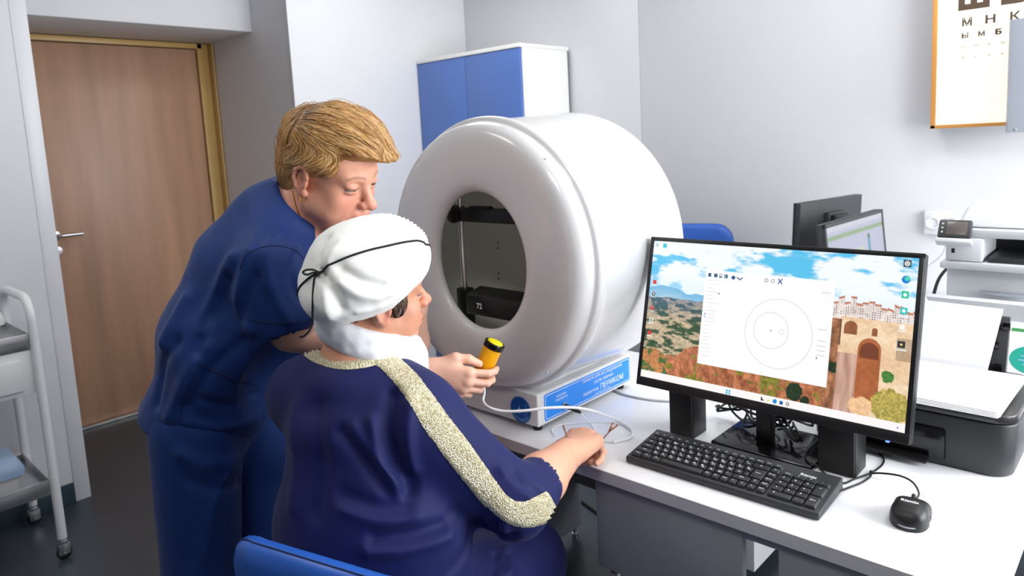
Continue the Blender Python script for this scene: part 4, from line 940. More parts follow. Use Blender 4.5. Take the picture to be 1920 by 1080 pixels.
def tub(name, label, x0, x1, y0, y1, z, h, m1, m2, lidh=0.03):
    t = thing(name, label, 'container', ((x0+x1)/2, (y0+y1)/2, z))
    cx, cy = (x0+x1)/2, (y0+y1)/2
    def rr_(s_, zz): return [(cx+(x-cx)*s_, cy+(y-cy)*s_, zz) for x, y in rrect(x1-x0, y1-y0, 0.03, 5, cx, cy)]
    MB().ring_loft([rr_(0.80, z), rr_(0.84, z+0.006), rr_(0.93, z+h)]).build('tub', m1, t, angle=50)
    MB().ring_loft([rr_(0.95, z+h-0.012), rr_(1.0, z+h-0.010), rr_(1.0, z+h+0.012), rr_(0.93, z+h+lidh*0.8), rr_(0.86, z+h+lidh)]).build('lid', m2, t, angle=40)
    s_ = MB().tube(catmull([(x1+0.001, cy-0.03, z+h-0.01), (x1+0.006, cy, z+h-0.03), (x1+0.001, cy+0.03, z+h-0.01)], 6), 0.003, 8); s_.build('clip', 'steel', t)
tub('plastic_container', 'white lidded container on the upper trolley shelf', -3.30, -3.10, -0.96, -0.655, 0.868, 0.078, 'tub_white', 'tub_white', 0.045)
tub('plastic_container', 'white container with a pale blue lid on the lower trolley shelf', -3.33, -3.10, -0.98, -0.660, 0.300, 0.075, 'tub_white', 'tub_blue', 0.048)

# ------------------------------------------------------------------ chairs
def pad(ex, ey, ez, o, w_, d_, h_, bulge, curve, m, name, parent, nx=20, nz_=14, r=0.07):
    """padded cushion: w_ along ex, h_ along ez, thickness d_ along ey (front +), rounded corners, curved about ez"""
    ex, ey, ez, o = (np.array(v, float) for v in (ex, ey, ez, o)); rings = []
    out = rrect(w_, h_, r, 6); 
    def ringp(s_, t_): 
        pts = []
        for x, z in out:
            x2, z2 = x*s_, z*s_
            pts.append(o+ex*x2+ez*z2+ey*(t_+curve*((2*x2/w_)**2)))
        return pts
    prof_ = [(0.55, -d_/2-bulge*0.6), (0.85, -d_/2-bulge*.3), (0.955, -d_*0.40), (0.992, -d_*0.2), (1.0, 0), (0.992, d_*0.2), (0.955, d_*0.40), (0.85, d_/2+bulge*.4), (0.5, d_/2+bulge)]
    mb = MB(); mb.ring_loft([ringp(a, b_) for a, b_ in prof_]); ob = mb.build(name, m, parent, angle=180)
    seam = [np.array(p) for p in ringp(1.0025, -d_*0.12)]
    return ob, seam
def chair(label, loc, face, zb, hb, wb, seat_z=0.46, cat='chair'):
    fx = np.array([face[0], face[1], 0.0]); fx /= np.linalg.norm(fx); rt_ = np.array([fx[1], -fx[0], 0.0]); L0 = np.array([loc[0], loc[1], 0.0])
    t = thing('chair', label, cat, (loc[0], loc[1], 0))
    Z = np.array([0, 0, 1.0])
    ob, _ = pad(rt_, Z, fx, L0+Z*(seat_z-0.03), 0.45, 0.055, 0.43, 0.008, 0.0, 'leather_blue', 'seat', t, r=0.06)
    tilt = 0.12; ezb = Z*math.cos(tilt)-fx*math.sin(tilt); eyb = fx*math.cos(tilt)+Z*math.sin(tilt)
    bc = L0-fx*0.235+Z*zb
    ob, seam = pad(rt_, eyb, ezb, bc, wb, 0.045, hb, 0.006, 0.035, 'leather_blue', 'backrest', t, r=0.085)
    MB().tube(seam, 0.0011, 6, closed=True).build('seam', 'thread_dark', ob)
    # chrome carrying ring let into the back
    hp = [bc+rt_*0.045*math.cos(a)*1.25+ezb*(hb/2-0.072+0.026*math.sin(a))-eyb*0.0335 for a in np.linspace(0, 2*math.pi, 28, endpoint=False)]
    MB().tube(hp, 0.0075, 10, closed=True).build('carrying_ring', 'chrome', ob)
    for s_ in (-1, 1):
        fl = L0+rt_*s_*0.20+fx*0.19; bl = L0+rt_*s_*0.20-fx*0.20
        MB().tube(catmull([fl+Z*0.012, fl+Z*(seat_z-0.09), fl-fx*0.02+Z*(seat_z-0.062)], 6), 0.011, 12).build('leg', 'steel', t)
        MB().tube(catmull([bl-fx*0.06+Z*0.012, bl+Z*(seat_z-0.07), bl-fx*0.035+Z*(seat_z+0.05), bc+rt_*s_*0.17-eyb*0.025-ezb*0.05], 6), 0.011, 12).build('leg', 'steel', t)
        MB().cyl(fl+Z*(seat_z-0.065), bl+Z*(seat_z-0.065), 0.009, n=10).build('side_rail', 'steel', t)
        for q in (fl, bl-fx*0.06): MB().cyl(q, q+Z*0.02, 0.014, n=12).build('foot_cap', 'black_rubber', t)
    return t
chair('blue padded chair with a chrome carrying ring under the seated person in white beret', (-1.030, -0.475), (-0.26, 0.966), 0.690, 0.36, 0.43, 0.412)
chair('blue upholstered chair standing by the wall behind the instrument', (-1.66, 1.60), (0.3, -0.95), 0.86, 0.40, 0.44)
chair('blue padded chair on the far side of the instrument desk', (-2.42, 0.72), (0.9, 0.2), 0.64, 0.36, 0.43)
# ------------------------------------------------------------------ sculpting: signed distance shapes -> one continuous surface
def V3(*a): return np.array(a, float)
def unit(v): v = np.array(v, float); return v/np.linalg.norm(v)
class Frame:
    """local axes: x = person's right, y = forward, z = up"""
    def __init__(s, o, fwd, up=(0, 0, 1), k=1.0):
        s.o = np.array(o, float); s.y = unit(fwd); s.x = unit(np.cross(s.y, up)); s.z = np.cross(s.x, s.y); s.k = k
        s.R = np.array([s.x, s.y, s.z])
    def p(s, x, y, z): return s.o+s.k*(s.x*x+s.y*y+s.z*z)
    def v(s, x, y, z): return s.x*x+s.y*y+s.z*z
    def inv(s, P): return ((P-s.o) @ s.R.T)/s.k
def cap(a, b, ra, rb=None, k=0.01, op=1): return ('cap', np.array(a, float), np.array(b, float), ra, ra if rb is None else rb, k, op)
def ecap(fr, a, b, ra, rb, sx, sy, k=0.01, op=1):
    """capsule between local points a,b of frame fr, squashed by sx,sy along the frame's x,y"""
    return ('ecap', fr, np.array(a, float), np.array(b, float), ra, rb, sx, sy, k, op)
def ell(fr, c, r, k=0.01, op=1, rot=None):
    R = fr.R if rot is None else rot @ fr.R
    return ('ell', fr.p(*c), R, np.array(r, float)*fr.k, k, op)
def wcap(fr, a, b, ra, rb=None, k=0.01, op=1): return cap(fr.p(*a), fr.p(*b), ra*fr.k, (ra if rb is None else rb)*fr.k, k*fr.k, op)
def rotx(a): c, s = math.cos(math.radians(a)), math.sin(math.radians(a)); return np.array([[1, 0, 0], [0, c, s], [0, -s, c]])
def rotz_(a): c, s = math.cos(math.radians(a)), math.sin(math.radians(a)); return np.array([[c, s, 0], [-s, c, 0], [0, 0, 1]])
def plane(o, n, k=0.005): return ('plane', np.array(o, float), unit(n), k, -1)   # cuts away the side the normal points to
def prim_bounds(q):
    if q[0] == 'plane': return V3(-9, -9, -9), V3(9, 9, 9)
    if q[0] == 'cap':
        r = max(q[3], q[4]); return np.minimum(q[1], q[2])-r, np.maximum(q[1], q[2])+r
    if q[0] == 'ecap':
        fr = q[1]; r = max(q[4], q[5])*max(1, q[6], q[7]); P = [fr.p(*q[2]), fr.p(*q[3])]
        return np.minimum(*P)-r, np.maximum(*P)+r
    if q[0] == 'ell':
        e = np.sqrt(((q[2]*q[3][:, None])**2).sum(0)); return q[1]-e, q[1]+e
def prim_eval(q, X, Y, Z):
    if q[0] == 'plane': return -((X-q[1][0])*q[2][0]+(Y-q[1][1])*q[2][1]+(Z-q[1][2])*q[2][2])
    if q[0] == 'cap':
        a, b = q[1], q[2]; ab = b-a; L = ab@ab+1e-12
        px, py, pz = X-a[0], Y-a[1], Z-a[2]
        t = np.clip((px*ab[0]+py*ab[1]+pz*ab[2])/L, 0, 1)
        return np.sqrt((px-t*ab[0])**2+(py-t*ab[1])**2+(pz-t*ab[2])**2)-(q[3]+(q[4]-q[3])*t)
    if q[0] == 'ecap':
        fr, a, b = q[1], q[2], q[3]; px, py, pz = X-fr.o[0], Y-fr.o[1], Z-fr.o[2]
        lx = (px*fr.x[0]+py*fr.x[1]+pz*fr.x[2]); ly = (px*fr.y[0]+py*fr.y[1]+pz*fr.y[2]); lz = (px*fr.z[0]+py*fr.z[1]+pz*fr.z[2])
        ab = b-a; t = np.clip(((lz-a[2])*ab[2]+(lx-a[0])*ab[0]+(ly-a[1])*ab[1])/(ab@ab+1e-12), 0, 1)
        dx = (lx-a[0]-t*ab[0])/q[6]; dy = (ly-a[1]-t*ab[1])/q[7]; dz = lz-a[2]-t*ab[2]
        return (np.sqrt(dx*dx+dy*dy+dz*dz)-(q[4]+(q[5]-q[4])*t))*min(1.0, q[6], q[7])**0.5
    c, R, r = q[1], q[2], q[3]; px, py, pz = X-c[0], Y-c[1], Z-c[2]
    l = [(px*R[i, 0]+py*R[i, 1]+pz*R[i, 2])/r[i] for i in range(3)]
    k0 = np.sqrt(l[0]**2+l[1]**2+l[2]**2)
    k1 = np.sqrt((l[0]/r[0])**2+(l[1]/r[1])**2+(l[2]/r[2])**2)
    return k0*(k0-1)/(k1+1e-9)
def sdf_grid(prims, lo, hi, h):
    lo = np.array(lo, float); hi = np.array(hi, float); n = np.ceil((hi-lo)/h).astype(int)+1
    D = np.full(n, 1.0, np.float32)
    ax = [lo[i]+h*np.arange(n[i]) for i in range(3)]
    for q in prims:
        k, op = q[-2], q[-1]; a, b = prim_bounds(q); m = k+3*h+0.012
        i0 = np.maximum(np.floor((a-m-lo)/h).astype(int), 0); i1 = np.minimum(np.ceil((b+m-lo)/h).astype(int)+1, n)
        if (i1 <= i0).any(): continue
        sl = tuple(slice(i0[i], i1[i]) for i in range(3))
        X = ax[0][sl[0]][:, None, None].astype(np.float32); Y = ax[1][sl[1]][None, :, None].astype(np.float32); Z = ax[2][sl[2]][None, None, :].astype(np.float32)
        d = prim_eval(q, X, Y, Z).astype(np.float32); o = D[sl]
        if op > 0:
            hh = np.clip(0.5+0.5*(o-d)/k, 0, 1); D[sl] = o*(1-hh)+d*hh-k*hh*(1-hh)
        else:
            d = -d; hh = np.clip(0.5+0.5*(d-o)/k, 0, 1); D[sl] = o*(1-hh)+d*hh+k*hh*(1-hh)
    return D, lo, h
def surface_nets(D, lo, h):
    S = D < 0; n = np.array(D.shape)
    cnt = np.zeros(n-1, np.int8)
    for i in (0, 1):
        for j in (0, 1):
            for k in (0, 1): cnt += S[i:n[0]-1+i, j:n[1]-1+j, k:n[2]-1+k]
    act = (cnt > 0) & (cnt < 8); C = np.argwhere(act); idx = np.full(n-1, -1, np.int32); idx[act] = np.arange(len(C))
    off = np.array([(i, j, k) for i in (0, 1) for j in (0, 1) for k in (0, 1)])
    val = np.stack([D[C[:, 0]+o[0], C[:, 1]+o[1], C[:, 2]+o[2]] for o in off], 1)
    acc = np.zeros((len(C), 3)); num = np.zeros(len(C))
    for a in range(8):
        for b in range(a+1, 8):
            if np.abs(off[a]-off[b]).sum() != 1: continue
            va, vb = val[:, a], val[:, b]; m = (va < 0) != (vb < 0)
            t = np.where(m, va/(va-vb+1e-20), 0)
            acc += np.where(m[:, None], off[a]+(off[b]-off[a])*t[:, None], 0); num += m
    P = lo+h*(C+acc/num[:, None])
    F = []
    for axis in range(3):
        u, v = [(1, 2), (2, 0), (0, 1)][axis]
        s0 = [slice(None)]*3; s1 = [slice(None)]*3; s0[axis] = slice(0, n[axis]-1); s1[axis] = slice(1, n[axis])
        A_, B_ = S[tuple(s0)], S[tuple(s1)]; E = np.argwhere(A_ != B_)
        E = E[(E[:, u] > 0) & (E[:, u] < n[u]-1) & (E[:, v] > 0) & (E[:, v] < n[v]-1)]
        if len(E) == 0: continue
        sgn = A_[tuple(E.T)]
        def cell(du, dv): c = E.copy(); c[:, u] += du; c[:, v] += dv; return idx[tuple(c.T)]
        q = np.stack([cell(-1, -1), cell(0, -1), cell(0, 0), cell(-1, 0)], 1)
        q[~sgn] = q[~sgn][:, ::-1]; F.append(q)
    return P, np.concatenate(F)
def smooth_mesh(P, F, it=1, lam=0.5):
    e = np.concatenate([F[:, [0, 1]], F[:, [1, 2]], F[:, [2, 3]], F[:, [3, 0]]]); e = np.concatenate([e, e[:, ::-1]])
    cnt = np.bincount(e[:, 0], minlength=len(P))[:, None]+1e-9
    for _ in range(it):
        s = np.stack([np.bincount(e[:, 0], weights=P[e[:, 1], i], minlength=len(P)) for i in range(3)], 1)
        P = P+lam*(s/cnt-P)
    return P
def sculpt(prims, lo, hi, h, smooth=1, holes=()):
    D, l, hh = sdf_grid(prims, lo, hi, h); P, F = surface_nets(D, l, hh)
    if smooth: P = smooth_mesh(P, F, smooth)
    for a, b in holes:           # leave out what a finer grid of the same shape covers
        c = P[F].mean(1); ins = ((c > np.array(a)+h*1.2) & (c < np.array(b)-h*1.2)).all(1); F = F[~ins]
    used = np.unique(F); mp_ = np.full(len(P), -1); mp_[used] = np.arange(len(used))
    return P[used], mp_[F]
def normals_of(P, F):
    d1 = P[F[:, 2]]-P[F[:, 0]]; d2 = P[F[:, 3]]-P[F[:, 1]]; fn = np.cross(d1, d2); N = np.zeros_like(P)
    for i in range(4):
        for c in range(3): N[:, c] += np.bincount(F[:, i], weights=fn[:, c], minlength=len(P))
    return N/(np.linalg.norm(N, axis=1)[:, None]+1e-12)
def bvh_of(P, F): return BVHTree.FromPolygons([tuple(p) for p in P], [tuple(map(int, f)) for f in F])
def cast_px(bvh, x, y, lift=0.0):
    d = unit(pray(x, y)); r = bvh.ray_cast(Vector(CAM), Vector(d))
    if r[0] is None: return None
    return np.array(r[0])+np.array(r[1])*lift
def prim_box(prims, pad_=0.02):
    B = [prim_bounds(q) for q in prims if q[-1] > 0]
    return np.min([b[0] for b in B], 0)-pad_, np.max([b[1] for b in B], 0)+pad_
def seg_dist(P, line):
    best = np.full(len(P), 9.0); side_ = np.zeros(len(P))
    for a, b in zip(line[:-1], line[1:]):
        ab = b-a; t = np.clip(((P-a)@ab)/(ab@ab+1e-12), 0, 1); d = np.linalg.norm(P-a-t[:, None]*ab, axis=1); best = np.minimum(best, d)
    return best
def add_folds(P, F, folds):
    """folds: (pixel polyline on the surface, width m, height m) - cloth creases laid where the cloth shows them"""
    bv = bvh_of(P, F); N = normals_of(P, F); off = np.zeros(len(P))
    for line, w_, amp in folds:
        L_ = [cast_px(bv, x, y) for x, y in line]; L_ = [p for p in L_ if p is not None]
        if len(L_) < 2: continue
        L_ = catmull(L_, 4); s = seg_dist(P, L_); off += amp*np.exp(-(s/w_)**2)
    return P+N*off[:, None]
def noise3(P, sc, seed):
    """cheap smooth 3D noise"""
    a = vnoise(P[:, 0]*sc+P[:, 2]*sc*0.31+seed, P[:, 1]*sc+P[:, 2]*sc*0.57, seed); b = vnoise(P[:, 2]*sc+seed, (P[:, 0]-P[:, 1])*sc*0.8, seed+7)
    return (a+b)-1
def sculpt_obj(name, P, F, m, parent, vcol=None, angle=180):
    me = np_mesh(name, P, F)
    if vcol is not None:
        a = me.color_attributes.new('tint', 'FLOAT_COLOR', 'POINT'); vc = np.ones((len(P), 4), np.float32); vc[:, :3] = vcol; a.data.foreach_set('color', vc.ravel())
    return link_mesh(name, me, m, parent, True, angle)
def merge(parts):
    Ps, Fs, o = [], [], 0
    for P, F in parts: Ps.append(P); Fs.append(F+o); o += len(P)
    return np.concatenate(Ps), np.concatenate(Fs)

def head_prims(fr, heavy=0.0, ears=True, eyes_down=True):
    """adult head about 0.22 high, origin between the eyes' level and the skull's middle"""
    L = [ell(fr, (0, -0.016, 0.036), (0.0755, 0.094, 0.080), 0.02), ell(fr, (0, 0.028, -0.030), (0.060, 0.062, 0.076), 0.035),
         ell(fr, (0, 0.050, 0.046), (0.058, 0.038, 0.046), 0.03)]
    for s in (-1, 1):
        L += [ell(fr, (s*0.044, 0.006, -0.062), (0.022+0.008*heavy, 0.034, 0.030), 0.03), ell(fr, (s*0.036, 0.060, -0.034), (0.027, 0.022, 0.024), 0.02),
              ell(fr, (s*0.040, 0.046, -0.066), (0.022+0.006*heavy, 0.026, 0.026), 0.025),
              wcap(fr, (s*0.012, 0.0855, 0.019), (s*0.040, 0.072, 0.020), 0.0105, 0.009, 0.018)]
    L += [ell(fr, (0, 0.074, -0.098), (0.024, 0.019, 0.018), 0.022), ell(fr, (0, 0.074, -0.066), (0.034, 0.022, 0.024), 0.02)]
    if heavy: L += [ell(fr, (0, 0.040, -0.108), (0.042, 0.036, 0.022*heavy+0.008), 0.03)]
    for s in (-1, 1):
        L += [ell(fr, (s*0.0315, 0.0985, 0.003), (0.0165, 0.0125, 0.0105), 0.012, -1)]
        L += [ell(fr, (s*0.0315, 0.0765, 0.0015), (0.0125, 0.0125, 0.0125), 0.003),
              ell(fr, (s*0.0318, 0.0770, 0.0062), (0.0165, 0.0138, 0.0088), 0.004), ell(fr, (s*0.0318, 0.0762, -0.0075), (0.0150, 0.0125, 0.0062), 0.005)]
    L += [wcap(fr, (0, 0.0845, 0.012), (0, 0.1085, -0.030), 0.0078, 0.0105, 0.012), ell(fr, (0, 0.1125, -0.0335), (0.0125, 0.0120, 0.0110), 0.008)]
    for s in (-1, 1):
        L += [ell(fr, (s*0.0125, 0.1005, -0.0375), (0.0085, 0.0105, 0.0085), 0.006), ell(fr, (s*0.0065, 0.1085, -0.0465), (0.0034, 0.0050, 0.0040), 0.003, -1)]
        L += [wcap(fr, (s*0.0215, 0.0975, -0.040), (s*0.036, 0.083, -0.071), 0.0030, 0.0024, 0.009, -1)]
    L += [ell(fr, (0, 0.0945, -0.0625), (0.0235, 0.0088, 0.0062), 0.005), ell(fr, (0, 0.0930, -0.0755), (0.0205, 0.0100, 0.0072), 0.005),
          ell(fr, (0, 0.1030, -0.0685), (0.0255, 0.0095, 0.0014), 0.003, -1), wcap(fr, (0, 0.1035, -0.050), (0, 0.1025, -0.056), 0.0028, 0.003, 0.004, -1),
          ell(fr, (0, 0.0965, -0.0875), (0.018, 0.008, 0.005), 0.008, -1)]
    if ears:
        for s in (-1, 1):
            r = rotz_(-s*18) @ rotx(-12)
            L += [ell(fr, (s*0.0775, -0.010, -0.006), (0.0075, 0.0175, 0.0300), 0.006, rot=r), ell(fr, (s*0.0775, -0.004, -0.033), (0.0068, 0.0095, 0.0100), 0.006)]
            pts = [(s*0.0835, 0.006+0.0*s, 0.004), (s*0.0850, 0.000, 0.020), (s*0.0860, -0.012, 0.0245), (s*0.0870, -0.0235, 0.014), (s*0.0865, -0.026, -0.004), (s*0.0845, -0.0195, -0.021), (s*0.0815, -0.010, -0.033)]
            for a, b in zip(pts[:-1], pts[1:]): L.append(wcap(fr, a, b, 0.0036, 0.0036, 0.004))
            L += [ell(fr, (s*0.0880, -0.007, -0.006), (0.0075, 0.0085, 0.0125), 0.005, -1), wcap(fr, (s*0.0815, 0.003, -0.008), (s*0.0815, 0.002, -0.015), 0.0042, 0.004, 0.004)]
    return L
def skin_tint(fr, P, base, rosy=1.0, brow=(118, 84, 66), lip=(186, 106, 100)):
    q = fr.inv(P); x, y, z = q[:, 0], q[:, 1], q[:, 2]
    def c(t): return np.array([lin(t[0]), lin(t[1]), lin(t[2])])
    col = np.tile(c(base), (len(P), 1)); head = (np.abs(x) < 0.11) & (np.abs(z) < 0.16) & (np.abs(y) < 0.16)
    def blend(w_, t): 
        w_ = np.where(head, np.clip(w_, 0, 1), 0)[:, None]; col[:] = col*(1-w_)+c(t)*w_
    ax = np.abs(x)
    blend(0.5*rosy*np.exp(-((ax-0.040)/0.022)**2-((z+0.032)/0.024)**2)*(y > 0.02), (214, 128, 112))
    blend(0.5*rosy*np.exp(-(x/0.016)**2-((z+0.036)/0.014)**2)*(y > 0.09), (212, 124, 108))
    blend(0.4*rosy*(ax > 0.078)*1.0, (222, 136, 118))
    blend(0.9*np.exp(-((z+0.0685-0.004*(x/0.02)**2)/0.0085)**4-(x/0.0235)**4)*(y > 0.075), lip)
    blend(0.9*np.exp(-((z+0.0685)/0.0017)**2-(x/0.024)**6)*(y > 0.075), (112, 52, 48))
    bz_ = 0.0235+0.004*np.sin(np.clip((ax-0.012)/0.036, 0, 1)*3.14)-0.05*np.clip(ax-0.038, 0, 1)
    blend(0.75*np.exp(-((z-bz_)/0.0030)**2)*((ax > 0.012) & (ax < 0.052) & (y > 0.04)), brow)
    # eyes: lash line, a sliver of white and iris under lowered lids
    ez_ = -0.0012-0.0022*((ax-0.0315)/0.013)**2*np.sign(1)
    ex_ = (np.abs(ax-0.0315) < 0.0145) & (y > 0.06)
    blend(1.0*np.exp(-((z-ez_+0.0008)/0.0017)**4)*ex_, (172, 158, 152))
    blend(1.0*np.exp(-((z-ez_+0.0006)/0.0020)**4-((ax-0.0305)/0.0055)**4)*ex_, (58, 54, 52))
    blend(0.95*np.exp(-((z-ez_-0.0014)/0.0013)**2)*ex_, (52, 36, 32))
    blend(0.35*np.exp(-((z-0.0105)/0.003)**2-((ax-0.0315)/0.014)**4)*(y > 0.055), (170, 112, 98))
    blend(0.30*np.exp(-((z+0.0125)/0.004)**2-((ax-0.031)/0.014)**4)*(y > 0.055), (186, 122, 112))
    return col
def hand_prims(wrist, f, t, palm, curls, thumb, s=1.0, spread=1.0):
    """right or left hand. f: wrist->knuckles, t: towards the thumb, palm: palm normal; curls: (mcp, pip, dip) per finger index..little"""
    f = unit(f); t = unit(t-f*(np.dot(t, f))); palm = unit(palm-f*np.dot(palm, f)-t*np.dot(palm, t))
    W = np.array(wrist, float); L = []; tips = []
    mc = [(0.029, 0.088, 0.0), (0.0095, 0.091, -0.003), (-0.0100, 0.086, -0.002), (-0.0280, 0.077, 0.003)]
    rad = [0.0098, 0.0100, 0.0094, 0.0083]; ln = [(0.042, 0.025, 0.020), (0.046, 0.029, 0.021), (0.042, 0.027, 0.021), (0.033, 0.020, 0.018)]
    wp = [(0.016, 0.006, 0), (0.006, 0.004, 0), (-0.006, 0.004, 0), (-0.016, 0.006, 0)]
    def P(q): return W+s*(t*q[0]+f*q[1]+palm*q[2])
    for i in range(4):
        L.append(cap(P(wp[i]), P(mc[i]), 0.0165*s, 0.0128*s, 0.014*s))
    L.append(cap(P((0.006, 0.03, 0.006)), P((-0.004, 0.072, 0.006)), 0.016*s, 0.014*s, 0.014*s))
    L.append(cap(P((-0.02, 0.02, 0.006)), P((-0.024, 0.06, 0.006)), 0.012*s, 0.011*s, 0.012*s))
    for i in range(4):
        p = P(mc[i]); a = 0.0; side = t*(0.10*spread*(1.2-0.8*i)); 
        L.append(cap(p-palm*0.002*s, p-palm*0.0025*s, rad[i]*1.13*s, None, 0.008*s))
        for j in range(3):
            a += math.radians(curls[i][j]); d = unit(f*math.cos(a)+palm*math.sin(a)+side*math.cos(a))
            q = p+d*ln[i][j]*s; r0 = rad[i]*(1-0.10*j)*s; r1 = rad[i]*(0.92-0.12*j)*s
            L.append(cap(p, q, r0, r1, 0.0035*s)); 
            p = q
        tips.append((p, d, rad[i]*0.66*s, -f*math.sin(a)*-1))
    # thumb leaves the side of the palm near its base
    b0 = P((0.017, 0.018, 0.008)); pts = [b0]+[P(q) for q in thumb]
    L.append(cap(pts[0], pts[1], 0.0185*s, 0.0130*s, 0.014*s)); L.append(cap(P((0.020, 0.04, 0.004)), pts[1], 0.011*s, 0.010*s, 0.012*s))
    L.append(cap(pts[1], pts[2], 0.0118*s, 0.0108*s, 0.004*s)); L.append(cap(pts[2], pts[3], 0.0108*s, 0.0088*s, 0.004*s))
    tips.append((pts[3], unit(pts[3]-pts[2]), 0.0068*s, None))
    return L, tips
# ------------------------------------------------------------------ people
mat('skin', rgb(222, 166, 140), 0.48, vcol='tint', var=(60, 0.05), bump=(420, 0.10, 0.0006), sss=0.10)
mat('scrub_blue', rgb(22, 52, 114), 0.62, var=(14, 0.06), bump=(1400, 0.12, 0.0004), sheen=0.05, spec=0.3)
mat('dress_navy', rgb(11, 22, 80), 0.68, var=(12, 0.05), bump=(1600, 0.15, 0.0004), sheen=0.05, spec=0.3)
mat('seam_blue', rgb(12, 28, 70), 0.8)
mat('felt_white', rgb(240, 240, 236), 0.95, var=(40, 0.02), bump=(900, 0.35, 0.0008), sheen=0.4)
mat('gauze_white', rgb(240, 241, 246), 0.9, var=(20, 0.02), bump=(1500, 0.25, 0.0005))
mat('cord_black', rgb(14, 14, 16), 0.8, bump=(2000, 0.3, 0.0004))
mat('gold', rgb(214, 160, 84), 0.25, 1.0)
mat('nail_pink', rgb(228, 172, 158), 0.25)
mat('shoe_white', rgb(214, 214, 212), 0.5, var=(20, 0.03))
mat('shoe_black', rgb(22, 22, 24), 0.4, var=(20, 0.05))
def hair_mat(name, dark, light, scale=(55, 55, 9)):
    m = mat(name, light, 0.42, spec=0.6); nt = m.node_tree; N, L = nt.nodes, nt.links; b = N['Principled BSDF']
    a = N.new('ShaderNodeAttribute'); a.attribute_name = 'tint'
    n = N.new('ShaderNodeTexNoise'); n.inputs['Scale'].default_value = 180; n.inputs['Detail'].default_value = 3
    cr = N.new('ShaderNodeMix'); cr.data_type = 'RGBA'; cr.blend_type = 'MULTIPLY'; cr.inputs['Factor'].default_value = 0.5
    L.new(n.outputs['Color'], cr.inputs['B']); L.new(a.outputs['Color'], cr.inputs['A'])
    mr = N.new('ShaderNodeMix'); mr.data_type = 'RGBA'; mr.inputs['Factor'].default_value = 0.75
    L.new(cr.outputs['Result'], mr.inputs['A']); L.new(a.outputs['Color'], mr.inputs['B']); L.new(mr.outputs['Result'], b.inputs['Base Color'])
    b.inputs['Anisotropic'].default_value = 0.5
    return m
hair_mat('hair_blond', rgb(120, 80, 40), rgb(206, 156, 92)); hair_mat('hair_grey', rgb(70, 56, 50), rgb(120, 100, 90))
def sequin_mat():
    m = bpy.data.materials.new('sequins'); m.use_nodes = True; nt = m.node_tree; N, L = nt.nodes, nt.links; b = N['Principled BSDF']
    tc = N.new('ShaderNodeTexCoord'); v = N.new('ShaderNodeTexVoronoi'); v.inputs['Scale'].default_value = 480
    L.new(tc.outputs['Object'], v.inputs['Vector'])
    r = N.new('ShaderNodeValToRGB'); r.color_ramp.elements[0].color = rgb(176, 160, 112); r.color_ramp.elements[1].color = rgb(250, 244, 216)
    sp = N.new('ShaderNodeSeparateColor'); L.new(v.outputs['Color'], sp.inputs[0]); L.new(sp.outputs[0], r.inputs[0]); L.new(r.outputs[0], b.inputs['Base Color'])
    b.inputs['Metallic'].default_value = 0.45; b.inputs['Roughness'].default_value = 0.28
    nm = N.new('ShaderNodeBump'); nm.inputs['Strength'].default_value = 0.9; nm.inputs['Distance'].default_value = 0.0022
    L.new(v.outputs['Distance'], nm.inputs['Height']); L.new(nm.outputs['Normal'], b.inputs['Normal']); MATS['sequins'] = m
sequin_mat()
def ribbon(name, bvh, line, width_px, m, parent, lift=0.003, nw=7, n=10, wob=0.0):
    """strip of trim lying on a surface; centre line given in the picture, depth from the cloth below it"""
    C_ = catmull([(x, y, 0) for x, y in line], n); k = len(C_); W_ = np.interp(np.linspace(0, 1, k), np.linspace(0, 1, len(width_px)), width_px)
    rows = []; rr = random.Random(3)
    for i in range(k):
        t_ = C_[min(i+1, k-1)]-C_[max(i-1, 0)]; t_ = t_/np.linalg.norm(t_); nn = np.array([-t_[1], t_[0], 0]); row = []
        for j in range(nw):
            s_ = (j/(nw-1)-0.5)*(W_[i]+wob*(rr.random()-.5)*(j in (0, nw-1))); q = C_[i]+nn*s_
            row.append(cast_px(bvh, q[0], q[1], lift if 0 < j < nw-1 else lift*0.3))
        rows.append(row)
    mb = MB(); idx = {}
    for i, row in enumerate(rows):
        for j, p in enumerate(row):
            if p is not None: idx[i, j] = len(mb.v); mb.v.append(tuple(p))
    for i in range(k-1):
        for j in range(nw-1):
            q = [(i, j), (i+1, j), (i+1, j+1), (i, j+1)]
            if all(a in idx for a in q):
                P_ = [np.array(mb.v[idx[a]]) for a in q]
                if max(np.linalg.norm(P_[a]-P_[a-1]) for a in range(4)) < 0.05: mb.f.append(tuple(idx[a] for a in q))
    return mb.build(name, m, parent, angle=180, recalc=False)
def seam(name, bvh, line, r, m, parent):
    P_ = [cast_px(bvh, x, y, r*0.3) for x, y in [tuple(q[:2]) for q in catmull([(x, y, 0) for x, y in line], 6)]]; P_ = [p for p in P_ if p is not None]
    return MB().tube(P_, r, 6).build(name, m, parent) if len(P_) > 2 else None
def nails(tips, parent, fwd_hint):
    for p, d, r, _ in tips:
        pass

